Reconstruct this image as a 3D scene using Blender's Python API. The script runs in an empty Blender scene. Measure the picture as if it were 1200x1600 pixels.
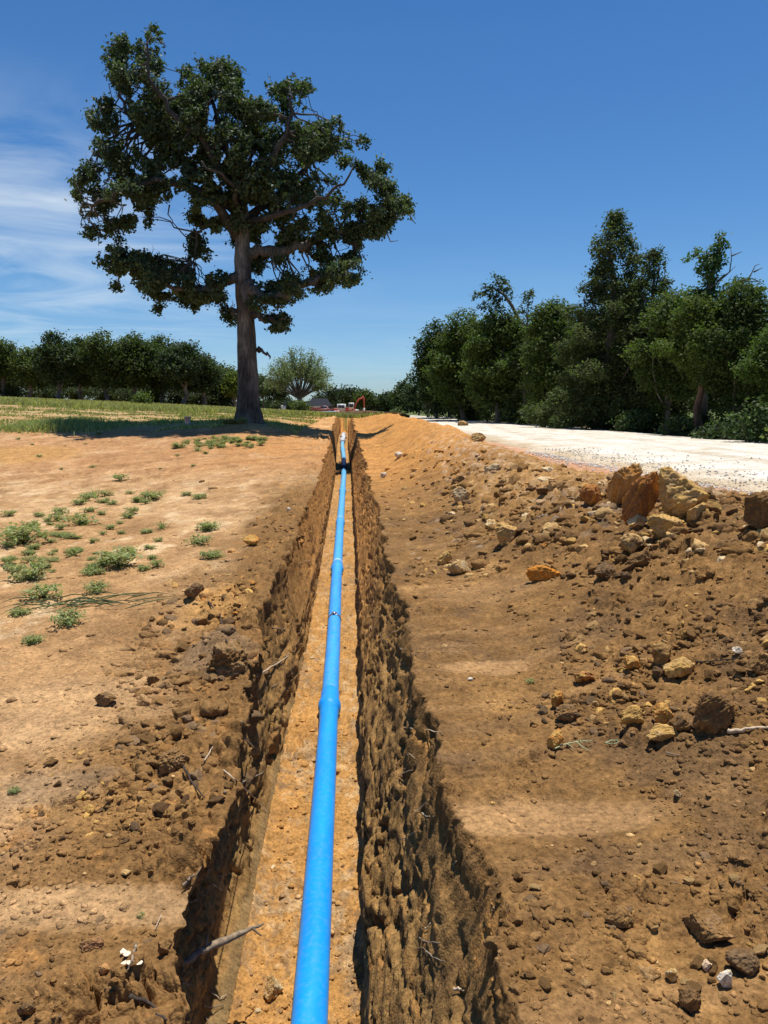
import bpy, math, random
import numpy as np
from mathutils import Vector, Matrix
from mathutils.bvhtree import BVHTree

SC = bpy.context.scene
COL = SC.collection
R = math.radians
# ------------------------------------------------------------------ camera
F, CX, CY, EYE, PITCH = 1150.0, 600.0, 800.0, 1.9, R(8.0)
cam_d = bpy.data.cameras.new('camera')
cam = bpy.data.objects.new('camera', cam_d)
COL.objects.link(cam)
cam.location = (0, 0, EYE)
cam.rotation_euler = (R(90) - PITCH, 0, 0)
cam_d.sensor_fit = 'VERTICAL'
cam_d.sensor_height = 36.0
cam_d.lens = 36.0 * F / 1600.0
cam_d.clip_start = 0.05
cam_d.clip_end = 6000
SC.camera = cam
# ------------------------------------------------------------------ light
SUN_EL, SUN_AZ = R(78), R(30)          # azimuth from +Y (ahead) towards +X
sd = Vector((math.sin(SUN_AZ) * math.cos(SUN_EL), math.cos(SUN_AZ) * math.cos(SUN_EL), math.sin(SUN_EL)))
sl = bpy.data.lights.new('sun', 'SUN')
sl.energy = 5.0
sl.angle = R(0.5)
sl.color = (1.0, 0.955, 0.88)
so = bpy.data.objects.new('sun', sl)
COL.objects.link(so)
so.rotation_euler = sd.to_track_quat('Z', 'Y').to_euler()
so.location = (20, -10, 60)
world = bpy.data.worlds.new('World')
SC.world = world
world.use_nodes = True


def nd(nt, t, **kw):
    n = nt.nodes.new(t)
    for k, v in kw.items():
        if k in n.inputs.keys() if isinstance(k, str) else False:
            n.inputs[k].default_value = v
        else:
            setattr(n, k, v)
    return n


def build_world():
    nt = world.node_tree
    nt.nodes.clear()
    L = nt.links.new
    out = nt.nodes.new('ShaderNodeOutputWorld')
    bg = nt.nodes.new('ShaderNodeBackground')
    bg.inputs['Strength'].default_value = 0.082
    sky = nt.nodes.new('ShaderNodeTexSky')
    sky.sky_type = 'NISHITA'
    sky.sun_disc = False
    sky.sun_elevation = SUN_EL
    sky.sun_rotation = SUN_AZ
    sky.altitude = 100
    sky.air_density = 1.0
    sky.dust_density = 0.0
    sky.ozone_density = 1.6
    # thin cirrus high in the air, laid out by direction on a plane overhead
    tc = nt.nodes.new('ShaderNodeTexCoord')
    sep = nt.nodes.new('ShaderNodeSeparateXYZ')
    L(tc.outputs['Generated'], sep.inputs[0])

    def m(op, a, b=None, c=None):
        n = nt.nodes.new('ShaderNodeMath')
        n.operation = op
        for i, v in enumerate((a, b, c)):
            if v is None:
                continue
            if isinstance(v, (int, float)):
                n.inputs[i].default_value = v
            else:
                L(v, n.inputs[i])
        return n.outputs[0]
    z = m('MAXIMUM', sep.outputs[2], 0.0)
    zz = m('ADD', z, 0.10)
    u = m('DIVIDE', sep.outputs[0], zz)
    v = m('DIVIDE', sep.outputs[1], zz)
    cb = nt.nodes.new('ShaderNodeCombineXYZ')
    L(u, cb.inputs[0]); L(v, cb.inputs[1])
    mp = nt.nodes.new('ShaderNodeMapping')
    mp.inputs['Rotation'].default_value = (0, 0, R(24))
    mp.inputs['Scale'].default_value = (0.9, 1.15, 1)
    L(cb.outputs[0], mp.inputs[0])
    n1 = nt.nodes.new('ShaderNodeTexNoise')
    n1.inputs['Scale'].default_value = 0.9
    n1.inputs['Detail'].default_value = 7
    n1.inputs['Roughness'].default_value = 0.58
    n1.inputs['Distortion'].default_value = 1.6
    L(mp.outputs[0], n1.inputs['Vector'])
    r1 = nt.nodes.new('ShaderNodeMapRange')
    r1.inputs[1].default_value = 0.40
    r1.inputs[2].default_value = 0.72
    L(n1.outputs['Fac'], r1.inputs[0])
    # a bank of cirrus towards the left (azimuth)
    az = m('DIVIDE', sep.outputs[0], m('MAXIMUM', sep.outputs[1], 0.05))
    ma = nt.nodes.new('ShaderNodeMapRange')
    ma.interpolation_type = 'SMOOTHSTEP'
    ma.inputs[1].default_value = -0.06
    ma.inputs[2].default_value = -0.42
    L(az, ma.inputs[0])
    mb = nt.nodes.new('ShaderNodeMapRange')
    mb.interpolation_type = 'SMOOTHSTEP'
    mb.inputs[1].default_value = 0.40
    mb.inputs[2].default_value = 0.20
    L(z, mb.inputs[0])
    mc = nt.nodes.new('ShaderNodeMapRange')
    mc.interpolation_type = 'SMOOTHSTEP'
    mc.inputs[1].default_value = 0.02
    mc.inputs[2].default_value = 0.20
    mc.inputs[3].default_value = 0.25
    L(z, mc.inputs[0])
    md = nt.nodes.new('ShaderNodeMapRange')
    md.interpolation_type = 'SMOOTHSTEP'
    md.inputs[1].default_value = 0.42
    md.inputs[2].default_value = 0.05
    L(sep.outputs[0], md.inputs[0])
    k = m('MULTIPLY', m('MULTIPLY', ma.outputs[0], mb.outputs[0]), mc.outputs[0])
    # faint streaks low down everywhere else
    low = nt.nodes.new('ShaderNodeMapRange')
    low.inputs[1].default_value = 0.22
    low.inputs[2].default_value = 0.04
    low.inputs[4].default_value = 0.16
    L(z, low.inputs[0])
    k2 = m('MAXIMUM', k, m('MULTIPLY', low.outputs[0], md.outputs[0]))
    fac = m('MULTIPLY', m('MULTIPLY', r1.outputs[0], k2), 0.72)
    mix = nt.nodes.new('ShaderNodeMixRGB')
    L(fac, mix.inputs[0])
    hs = nt.nodes.new('ShaderNodeHueSaturation')
    hs.inputs['Saturation'].default_value = 1.30
    hs.inputs['Value'].default_value = 1.12
    L(sky.outputs[0], hs.inputs['Color'])
    tint = nt.nodes.new('ShaderNodeValToRGB')
    e = tint.color_ramp.elements
    e[0].position = 0.0; e[0].color = (.40, .56, .92, 1)
    e[1].position = .42; e[1].color = (.86, .90, 1.0, 1)
    k_ = e.new(.05); k_.color = (.58, .74, 1.0, 1)
    k_ = e.new(.16); k_.color = (.74, .86, 1.0, 1)
    k_ = e.new(.62); k_.color = (.66, .78, .92, 1)
    L(z, tint.inputs[0])
    tm = nt.nodes.new('ShaderNodeMixRGB'); tm.blend_type = 'MULTIPLY'; tm.inputs[0].default_value = 1
    L(hs.outputs[0], tm.inputs[1]); L(tint.outputs[0], tm.inputs[2])
    L(tm.outputs[0], mix.inputs[1])
    mix.inputs[2].default_value = (8.6, 9.5, 9.9, 1)
    L(mix.outputs[0], bg.inputs[0])
    L(bg.outputs[0], out.inputs[0])


build_world()
SC.view_settings.view_transform = 'Standard'
SC.view_settings.look = 'None'
SC.view_settings.exposure = 0.25
SC.view_settings.gamma = 1.0
SC.view_settings.use_curve_mapping = False
SC.render.engine = 'CYCLES'
SC.cycles.max_bounces = 6
SC.cycles.diffuse_bounces = 3
SC.cycles.glossy_bounces = 2
SC.cycles.transmission_bounces = 3
SC.cycles.transparent_max_bounces = 4

# ------------------------------------------------------------------ geometry helpers
CP, SP = math.cos(PITCH), math.sin(PITCH)


def ray(px, py):
    """direction of the line of sight through a photo pixel, scaled to one metre forward (Y)."""
    a, v = (px - CX) / F, (py - CY) / F
    y = CP - v * SP
    z = -SP - v * CP
    return Vector((a / y, 1.0, z / y))


def at(px, py, Y):
    d = ray(px, py)
    return Vector((d.x * Y, Y, EYE + d.z * Y))


def atdown(px, py, down):
    d = ray(px, py)
    Y = down / -d.z
    return d.x * Y, Y


def _h(ix, iy, seed):
    ix = ix.astype(np.uint32); iy = iy.astype(np.uint32)
    h = ix * np.uint32(374761393) + iy * np.uint32(668265263) + np.uint32((seed * 2246822519) & 0xffffffff)
    h ^= h >> np.uint32(13)
    h *= np.uint32(1274126177)
    h ^= h >> np.uint32(16)
    h *= np.uint32(2246822519)
    h ^= h >> np.uint32(15)
    return h


def rnd(ix, iy, seed):
    return _h(ix, iy, seed).astype(np.float32) / np.float32(4294967295.0)


def perlin(x, y, seed=0):
    x = np.asarray(x, np.float32); y = np.asarray(y, np.float32)
    x0 = np.floor(x); y0 = np.floor(y)
    fx = x - x0; fy = y - y0
    ix = x0.astype(np.int64); iy = y0.astype(np.int64)

    def g(dx, dy):
        a = rnd(ix + dx, iy + dy, seed) * np.float32(6.2831853)
        return np.cos(a) * (fx - dx) + np.sin(a) * (fy - dy)
    u = fx * fx * (3 - 2 * fx); v = fy * fy * (3 - 2 * fy)
    a = g(0, 0); b = g(1, 0); c = g(0, 1); d = g(1, 1)
    return ((a + (b - a) * u) * (1 - v) + (c + (d - c) * u) * v) * 1.5


def fbm(x, y, seed=0, octs=4, gain=0.5, lac=2.03):
    s = 0; a = 1.0; n = 0
    for i in range(octs):
        s = s + a * perlin(x, y, seed + i * 17)
        n += a; a *= gain
        x = x * lac + 11.3; y = y * lac - 7.7
    return s / n


def worley(x, y, seed=0):
    """F1, F2 and the nearest cell's random number."""
    x = np.asarray(x, np.float32); y = np.asarray(y, np.float32)
    x0 = np.floor(x); y0 = np.floor(y)
    ix = x0.astype(np.int64); iy = y0.astype(np.int64)
    f1 = np.full(x.shape, 9, np.float32); f2 = f1.copy(); rn = np.zeros_like(f1)
    for dx in (-1, 0, 1):
        for dy in (-1, 0, 1):
            cx = ix + dx; cy = iy + dy
            jx = x0 + dx + rnd(cx, cy, seed) - x; jy = y0 + dy + rnd(cx, cy, seed + 1) - y
            d = np.sqrt(jx * jx + jy * jy)
            near = d < f1
            f2 = np.where(near, f1, np.minimum(f2, d))
            rn = np.where(near, rnd(cx, cy, seed + 2), rn)
            f1 = np.where(near, d, f1)
    return f1, f2, rn


def sst(a, b, x):
    t = np.clip((x - a) / (b - a), 0, 1)
    return t * t * (3 - 2 * t)


def mesh_np(name, V, Q=None, T=None, col=None, smooth=False, mat=None, matidx=None):
    """mesh from arrays: V n x 3, Q quads, T triangles, col per-vertex rgb."""
    me = bpy.data.meshes.new(name)
    V = np.asarray(V, np.float32)
    faces = []
    nq = 0 if Q is None else len(Q)
    ntr = 0 if T is None else len(T)
    me.vertices.add(len(V))
    me.vertices.foreach_set('co', V.ravel())
    loops = np.concatenate(([np.asarray(Q, np.int32).ravel()] if nq else []) + ([np.asarray(T, np.int32).ravel()] if ntr else []))
    starts = np.concatenate(([np.arange(nq, dtype=np.int32) * 4] if nq else []) + ([nq * 4 + np.arange(ntr, dtype=np.int32) * 3] if ntr else []))
    me.loops.add(len(loops))
    me.loops.foreach_set('vertex_index', loops)
    me.polygons.add(nq + ntr)
    me.polygons.foreach_set('loop_start', starts)
    me.update(calc_edges=True)
    if smooth:
        me.polygons.foreach_set('use_smooth', np.ones(nq + ntr, bool))
    if col is not None:
        at_ = me.color_attributes.new('Col', 'FLOAT_COLOR', 'POINT')
        c = np.ones((len(V), 4), np.float32)
        c[:, :3] = col
        at_.data.foreach_set('color', c.ravel())
    if mat:
        me.materials.append(mat)
    me.validate()
    return me


class Geo:
    """collects pieces that become ONE mesh"""
    def __init__(s):
        s.V = []; s.Q = []; s.T = []; s.C = []; s.n = 0

    def add(s, V, Q=None, T=None, col=(1, 1, 1)):
        V = np.asarray(V, np.float32).reshape(-1, 3)
        if Q is not None and len(Q):
            s.Q.append(np.asarray(Q, np.int64).reshape(-1, 4) + s.n)
        if T is not None and len(T):
            s.T.append(np.asarray(T, np.int64).reshape(-1, 3) + s.n)
        c = np.asarray(col, np.float32)
        if c.ndim == 1:
            c = np.tile(c, (len(V), 1))
        s.C.append(c)
        s.V.append(V); s.n += len(V)
        return s

    def box(s, x0, x1, y0, y1, z0, z1, col=(1, 1, 1), M=None):
        V = np.array([(x, y, z) for z in (z0, z1) for y in (y0, y1) for x in (x0, x1)], float)
        if M is not None:
            V = np.array([M @ Vector(v) for v in V])
        return s.add(V, [(0, 2, 3, 1), (4, 5, 7, 6), (0, 1, 5, 4), (1, 3, 7, 5), (3, 2, 6, 7), (2, 0, 4, 6)], col=col)

    def tube(s, pts, rad, n=8, col=(1, 1, 1), rough=0, seed=0, cap=True):
        pts = [Vector(p) for p in pts]
        m = len(pts)
        if isinstance(rad, (int, float)):
            rad = [rad] * m
        rs = np.random.RandomState(seed)
        rings = []
        ref = Vector((0.13, 0.31, 0.94)) if abs((pts[-1] - pts[0]).normalized().z) < .8 else Vector((1, .1, 0))
        for i in range(m):
            t = (pts[min(i + 1, m - 1)] - pts[max(i - 1, 0)])
            t = t.normalized() if t.length > 1e-9 else Vector((0, 0, 1))
            a = t.cross(ref).normalized(); b = t.cross(a)
            for k in range(n):
                an = 2 * math.pi * k / n
                r = rad[i] * (1 + rough * rs.uniform(-1, 1))
                rings.append(pts[i] + (a * math.cos(an) + b * math.sin(an)) * r)
        Q = []
        for i in range(m - 1):
            for k in range(n):
                k2 = (k + 1) % n
                Q.append((i * n + k, i * n + k2, (i + 1) * n + k2, (i + 1) * n + k))
        T = []
        if cap:
            rings.append(pts[0]); rings.append(pts[-1])
            for k in range(n):
                k2 = (k + 1) % n
                T.append((m * n, k2, k)); T.append((m * n + 1, (m - 1) * n + k, (m - 1) * n + k2))
        return s.add([tuple(v) for v in rings], Q, T, col)

    def mesh(s, name, mat, smooth=False, color=True):
        V = np.concatenate(s.V)
        Q = np.concatenate(s.Q) if s.Q else None
        T = np.concatenate(s.T) if s.T else None
        return mesh_np(name, V, Q, T, np.concatenate(s.C) if color else None, smooth, mat)


def obj(name, me, parent=None, loc=None):
    o = bpy.data.objects.new(name, me)
    COL.objects.link(o)
    if parent is not None:
        o.parent = parent
    if loc is not None:
        o.location = loc
    return o


def tag(o, label, cat, group=None, kind=None):
    if label: o['label'] = label
    if cat: o['category'] = cat
    if group: o['group'] = group
    if kind: o['kind'] = kind
    return o


def thing(name, label, cat, loc=(0, 0, 0), rz=0, group=None):
    o = bpy.data.objects.new(name, None)
    COL.objects.link(o)
    o.empty_display_size = 0.2
    o.location = loc
    o.rotation_euler = (0, 0, rz)
    return tag(o, label, cat, group)


# ------------------------------------------------------------------ materials
def new_mat(name):
    m = bpy.data.materials.new(name)
    m.use_nodes = True
    nt = m.node_tree
    nt.nodes.clear()
    out = nt.nodes.new('ShaderNodeOutputMaterial')
    p = nt.nodes.new('ShaderNodeBsdfPrincipled')
    nt.links.new(p.outputs[0], out.inputs[0])
    return m, nt, p, out


def noise_node(nt, scale, detail=5, rough=.6, coord='Object', vec=None, mapping=None):
    n = nt.nodes.new('ShaderNodeTexNoise')
    n.inputs['Scale'].default_value = scale
    n.inputs['Detail'].default_value = detail
    n.inputs['Roughness'].default_value = rough
    tc = nt.nodes.new('ShaderNodeTexCoord')
    src = tc.outputs[coord]
    if mapping:
        mp = nt.nodes.new('ShaderNodeMapping')
        mp.inputs['Scale'].default_value = mapping
        nt.links.new(src, mp.inputs[0]); src = mp.outputs[0]
    nt.links.new(src, n.inputs['Vector'])
    return n


def ramp(nt, src, stops):
    r = nt.nodes.new('ShaderNodeValToRGB')
    e = r.color_ramp.elements
    while len(e) > 1:
        e.remove(e[-1])
    e[0].position = stops[0][0]; e[0].color = (*stops[0][1], 1)
    for p, c in stops[1:]:
        k = e.new(p); k.color = (*c, 1)
    nt.links.new(src, r.inputs[0])
    return r.outputs[0]


def mul(nt, a, b, fac=1.0, mode='MULTIPLY'):
    m = nt.nodes.new('ShaderNodeMixRGB')
    m.blend_type = mode
    m.inputs[0].default_value = fac
    for i, v in ((1, a), (2, b)):
        if isinstance(v, tuple):
            m.inputs[i].default_value = (*v, 1)
        else:
            nt.links.new(v, m.inputs[i])
    return m.outputs[0]


def attr(nt):
    a = nt.nodes.new('ShaderNodeAttribute')
    a.attribute_name = 'Col'
    return a.outputs['Color']


def bump(nt, p, h, strength, dist):
    b = nt.nodes.new('ShaderNodeBump')
    b.inputs['Strength'].default_value = strength
    b.inputs['Distance'].default_value = dist
    nt.links.new(h, b.inputs['Height'])
    nt.links.new(b.outputs[0], p.inputs['Normal'])
    return b


def soil_mat(name, grain=1.0, contrast=.45, bumpd=.006):
    m, nt, p, out = new_mat(name)
    c = attr(nt)
    n1 = noise_node(nt, 38 * grain, 6, .72)
    n2 = noise_node(nt, 3.1 * grain, 4, .6)
    lo = 1 - contrast
    c = mul(nt, c, ramp(nt, n1.outputs['Fac'], [(.30, (lo, lo, lo)), (.5, (1, 1, 1)), (.72, (1 + contrast * .8,) * 3)]))
    c = mul(nt, c, ramp(nt, n2.outputs['Fac'], [(.35, (.86, .84, .82)), (.65, (1.12, 1.11, 1.08))]))
    vo = nt.nodes.new('ShaderNodeTexVoronoi')
    vo.inputs['Scale'].default_value = 95 * grain
    tc = nt.nodes.new('ShaderNodeTexCoord')
    nt.links.new(tc.outputs['Object'], vo.inputs['Vector'])
    c = mul(nt, c, ramp(nt, vo.outputs['Color'], [(.0, (.8, .79, .78)), (.75, (1, 1, 1)), (.93, (1.12, 1.12, 1.1)), (.985, (1.7, 1.7, 1.65))]), .8)
    nt.links.new(c, p.inputs['Base Color'])
    p.inputs['Roughness'].default_value = .95
    p.inputs['Specular IOR Level'].default_value = .12
    add = nt.nodes.new('ShaderNodeMath'); add.operation = 'ADD'
    vs = nt.nodes.new('ShaderNodeMath'); vs.operation = 'MULTIPLY'; vs.inputs[1].default_value = .5
    nt.links.new(vo.outputs['Distance'], vs.inputs[0])
    nt.links.new(n1.outputs['Fac'], add.inputs[0]); nt.links.new(vs.outputs[0], add.inputs[1])
    bump(nt, p, add.outputs[0], .72, bumpd)
    return m


def leaf_mat(name, trans=.22, rough=.5, spec=.35):
    m, nt, p, out = new_mat(name)
    c = attr(nt)
    nt.links.new(c, p.inputs['Base Color'])
    p.inputs['Roughness'].default_value = rough
    p.inputs['Specular IOR Level'].default_value = spec
    t = nt.nodes.new('ShaderNodeBsdfTranslucent')
    nt.links.new(mul(nt, c, (1.3, 1.5, .6)), t.inputs[0])
    mx = nt.nodes.new('ShaderNodeMixShader')
    mx.inputs[0].default_value = trans
    nt.links.new(p.outputs[0], mx.inputs[1]); nt.links.new(t.outputs[0], mx.inputs[2])
    nt.links.new(mx.outputs[0], out.inputs[0])
    return m


def bark_mat(name, dark=(.045, .040, .036), light=(.25, .235, .21)):
    m, nt, p, out = new_mat(name)
    n1 = noise_node(nt, 7, 7, .75, mapping=(2.2, 2.2, .35))
    n2 = noise_node(nt, 1.3, 3, .6)
    c = ramp(nt, n1.outputs['Fac'], [(.35, dark), (.55, tuple((a + b) / 2.3 for a, b in zip(dark, light))), (.72, light)])
    c = mul(nt, c, ramp(nt, n2.outputs['Fac'], [(.4, (.7, .7, .7)), (.62, (1.35, 1.33, 1.3))]))
    nt.links.new(mul(nt, c, attr(nt)), p.inputs['Base Color'])
    p.inputs['Roughness'].default_value = .95
    bump(nt, p, n1.outputs['Fac'], 1.0, .06)
    return m


def plain_mat(name, color, rough=.6, metal=0, spec=.4, var=.12, scale=6):
    m, nt, p, out = new_mat(name)
    n = noise_node(nt, scale, 4, .6)
    c = mul(nt, tuple(color), ramp(nt, n.outputs['Fac'], [(.35, (1 - var,) * 3), (.65, (1 + var,) * 3)]))
    nt.links.new(c, p.inputs['Base Color'])
    p.inputs['Roughness'].default_value = rough
    p.inputs['Metallic'].default_value = metal
    p.inputs['Specular IOR Level'].default_value = spec
    return m


M_SOIL = soil_mat('soil', 1.0, .58, .008)
M_ROCK = soil_mat('clod_soil', 1.5, .5, .007)
M_LEAF = leaf_mat('leaf', .25, .6, .2)
M_LEAFD = leaf_mat('leaf_dull', .32, .6, .10)
M_GRASS = leaf_mat('grass_blades', .3, .7, .06)
M_BARK = bark_mat('oak_bark')
M_BARK2 = bark_mat('pale_bark', (.10, .085, .07), (.30, .26, .22))
M_ROOT = plain_mat('root_wood', (.30, .20, .12), .8, var=.3, scale=40)

# ------------------------------------------------------------------ terrain
ROWS = [-20, 3, 6, 11.5, 17, 22, 28, 34, 42, 60, 95, 150, 250, 600, 3000]
UC = [-3, -.52, -.35, -.18, -.10, -.05, .02, .3, 3]
TAB = np.array([
    [1.9, 1.9, 1.9, 1.90, 1.86, 1.25, .62, .22, -.28, -.8, -1.2, -.9, .4, 2.6, 6],
    [1.9, 1.9, 1.9, 1.90, 1.84, 1.25, .62, .22, -.28, -.8, -1.2, -.9, .4, 2.6, 6],
    [1.9, 1.9, 1.9, 1.88, 1.78, 1.25, .62, .32, .10, -.2, -.8, -.5, .8, 2.6, 6],
    [1.9, 1.9, 1.88, 1.80, 1.62, 1.15, .44, .36, .30, .22, .05, .6, 1.4, 2.6, 6],
    [1.9, 1.9, 1.87, 1.75, 1.55, 1.22, .78, .50, .38, .42, .6, 1.05, 1.7, 2.7, 6],
    [1.9, 1.9, 1.85, 1.70, 1.50, 1.28, 1.0, .70, .52, .62, .85, 1.25, 1.8, 2.8, 6],
    [1.8, 1.78, 1.72, 1.60, 1.42, 1.22, 1.0, .72, .60, .80, 1.0, 1.3, 1.8, 2.8, 6],
    [1.0, 1.0, 1.0, 1.0, 1.0, 1.0, 1.0, 1.0, 1.0, 1.02, 1.1, 1.3, 1.8, 2.8, 6],
    [1.0, 1.0, 1.0, 1.0, 1.0, 1.0, 1.0, 1.0, 1.0, 1.02, 1.1, 1.3, 1.8, 2.8, 6]])
_ly = np.linspace(math.log(.5), math.log(3200), 500)
_uu = np.linspace(-1.2, 1.2, 241)


def _mkgrid():
    g = np.array([np.interp(np.exp(_ly) - 3, ROWS, r) for r in TAB])          # UC x 500
    G = np.array([np.interp(_uu, UC, g[:, j]) for j in range(500)])           # 500 x 241
    for ax, w, it in ((0, 4, 2), (1, 3, 2)):
        k = np.ones(2 * w + 1) / (2 * w + 1)
        for _ in range(it):
            P = np.pad(G, [(w, w) if a == ax else (0, 0) for a in (0, 1)], mode='edge')
            G = np.apply_along_axis(lambda v: np.convolve(v, k, 'valid'), ax, P)
    return G


_G = _mkgrid()


def tab_down(X, Y):
    u = np.clip(X / np.maximum(Y, 5), -1.199, 1.199)
    a = np.clip((np.log(np.maximum(Y + 3, .51)) - _ly[0]) / (_ly[1] - _ly[0]), 0, 498.999)
    b = (u - _uu[0]) / (_uu[1] - _uu[0])
    i = a.astype(int); j = b.astype(int)
    fa = a - i; fb = b - j
    return (_G[i, j] * (1 - fa) + _G[i + 1, j] * fa) * (1 - fb) + (_G[i, j + 1] * (1 - fa) + _G[i + 1, j + 1] * fa) * fb


def fl_left(Y):
    return np.interp(Y, [-10, 3, 5.8, 8.9, 11.5, 17.3, 25, 33, 50], [-.20, -.74, -.88, -.99, -1.09, -1.34, -1.68, -2.14, -2.9])


def fl_right(Y):
    return np.interp(Y, [-10, 3, 5.8, 8.9, 11.5, 17.3, 25, 33, 50], [.45, -.07, -.17, -.29, -.40, -.70, -1.08, -1.58, -2.4])


def pipe_x(Y):
    return np.interp(Y, [-10, 2.95, 5.6, 8.8, 11.5, 17.3, 25, 29, 33, 50], [.16, -.345, -.475, -.63, -.765, -1.03, -1.37, -1.58, -1.87, -2.6])


def pipe_top(Y):
    return EYE - np.interp(Y, [-10, 2.95, 5.6, 8.8, 11.5, 17.3, 25, 33, 40, 50], [2.75, 2.78, 2.84, 2.83, 2.68, 2.47, 2.17, 1.55, 1.3, 1.3])


RX = lambda Y: np.interp(Y, [-8, 0, 6.5, 8.5, 11, 15, 22, 28, 35, 42, 60], [3.2, 3.2, 3.3, 3.05, 2.45, 2.05, 1.75, 1.3, .5, .0, -1])
RD = lambda Y: np.interp(Y, [-8, 0, 6.5, 8.5, 11, 15, 22, 28, 35, 42, 60], [1.0, .98, .90, .84, .93, .74, .58, .42, .27, .38, 1.0])
PIPE_R = .0875

BUMPS = []   # (X, Y, rx, ry, h)


def addbump(px, py, down, rx, ry, h):
    X, Y = atdown(px, py, down)
    BUMPS.append((X, Y, rx, ry, h))


addbump(345, 1010, 1.8, .22, .30, .20)
addbump(330, 930, 1.8, .35, .45, .10)
addbump(400, 1080, 1.85, .18, .40, .10)
addbump(270, 1170, 1.88, .40, .35, .07)
addbump(420, 900, 1.75, .35, .9, .12)
addbump(455, 800, 1.65, .4, 1.6, .14)
addbump(380, 665, .6, 1.6, 1.3, .14)
addbump(1120, 1100, 1.35, .30, .25, .07)
addbump(700, 690, .9, .7, 2.5, .10)
addbump(718, 672, .75, .22, .5, .12)
addbump(830, 800, 1.1, .5, .6, .10)
addbump(640, 652, .45, .8, 2.2, .12)


def ground_z(X, Y):
    """height of the ground without clods; X, Y numpy arrays"""
    d = tab_down(X, Y)
    # right of the trench: bench, spoil berm, then road level
    fr = fl_right(Y) + .38
    rx = RX(Y); rd = RD(Y)
    on = sst(50, 40, Y)
    bench_w = np.interp(Y, [0, 6, 12, 20, 30], [.75, .7, .5, .25, .1])
    base0 = tab_down(fr, Y)
    t = sst(0, 1, (X - fr - bench_w * .6) / np.maximum(rx - fr - bench_w * .6, .3))
    up = base0 * (1 - t) + rd * t
    t2 = sst(0, 1, (X - rx) / np.where(Y > 14, .85, 1.2))
    dn = rd * (1 - t2) + 1.05 * t2
    side = np.where(X < rx, up, dn)
    w = sst(-.45, .1, X - fr) * on
    # beyond the berm the ground is the road bed
    dr = d * (1 - sst(1.0, 3.0, X)) + 1.05 * sst(1.0, 3.0, X)
    far = sst(70, 45, Y)
    d = np.where(X > 1.0, dr * far + d * (1 - far), d)
    d = d * (1 - w) + side * w
    z = EYE - d
    for bx, by, brx, bry, bh in BUMPS:
        q = ((X - bx) / brx) ** 2 + ((Y - by) / bry) ** 2
        z = z + bh * np.exp(-q)
    return z


def gz(x, y):
    return float(ground_z(np.array([float(x)]), np.array([float(y)]))[0])


def blob(X, Y, px, py, down, rx, ry, soft=.35, seed=3, wob=.35):
    cx, cy = atdown(px, py, down)
    q = np.sqrt(((X - cx) / rx) ** 2 + ((Y - cy) / ry) ** 2) + wob * fbm(X / max(rx, .1), Y / max(ry, .1), seed, 4)
    return sst(1 + soft, 1 - soft, q)


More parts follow.
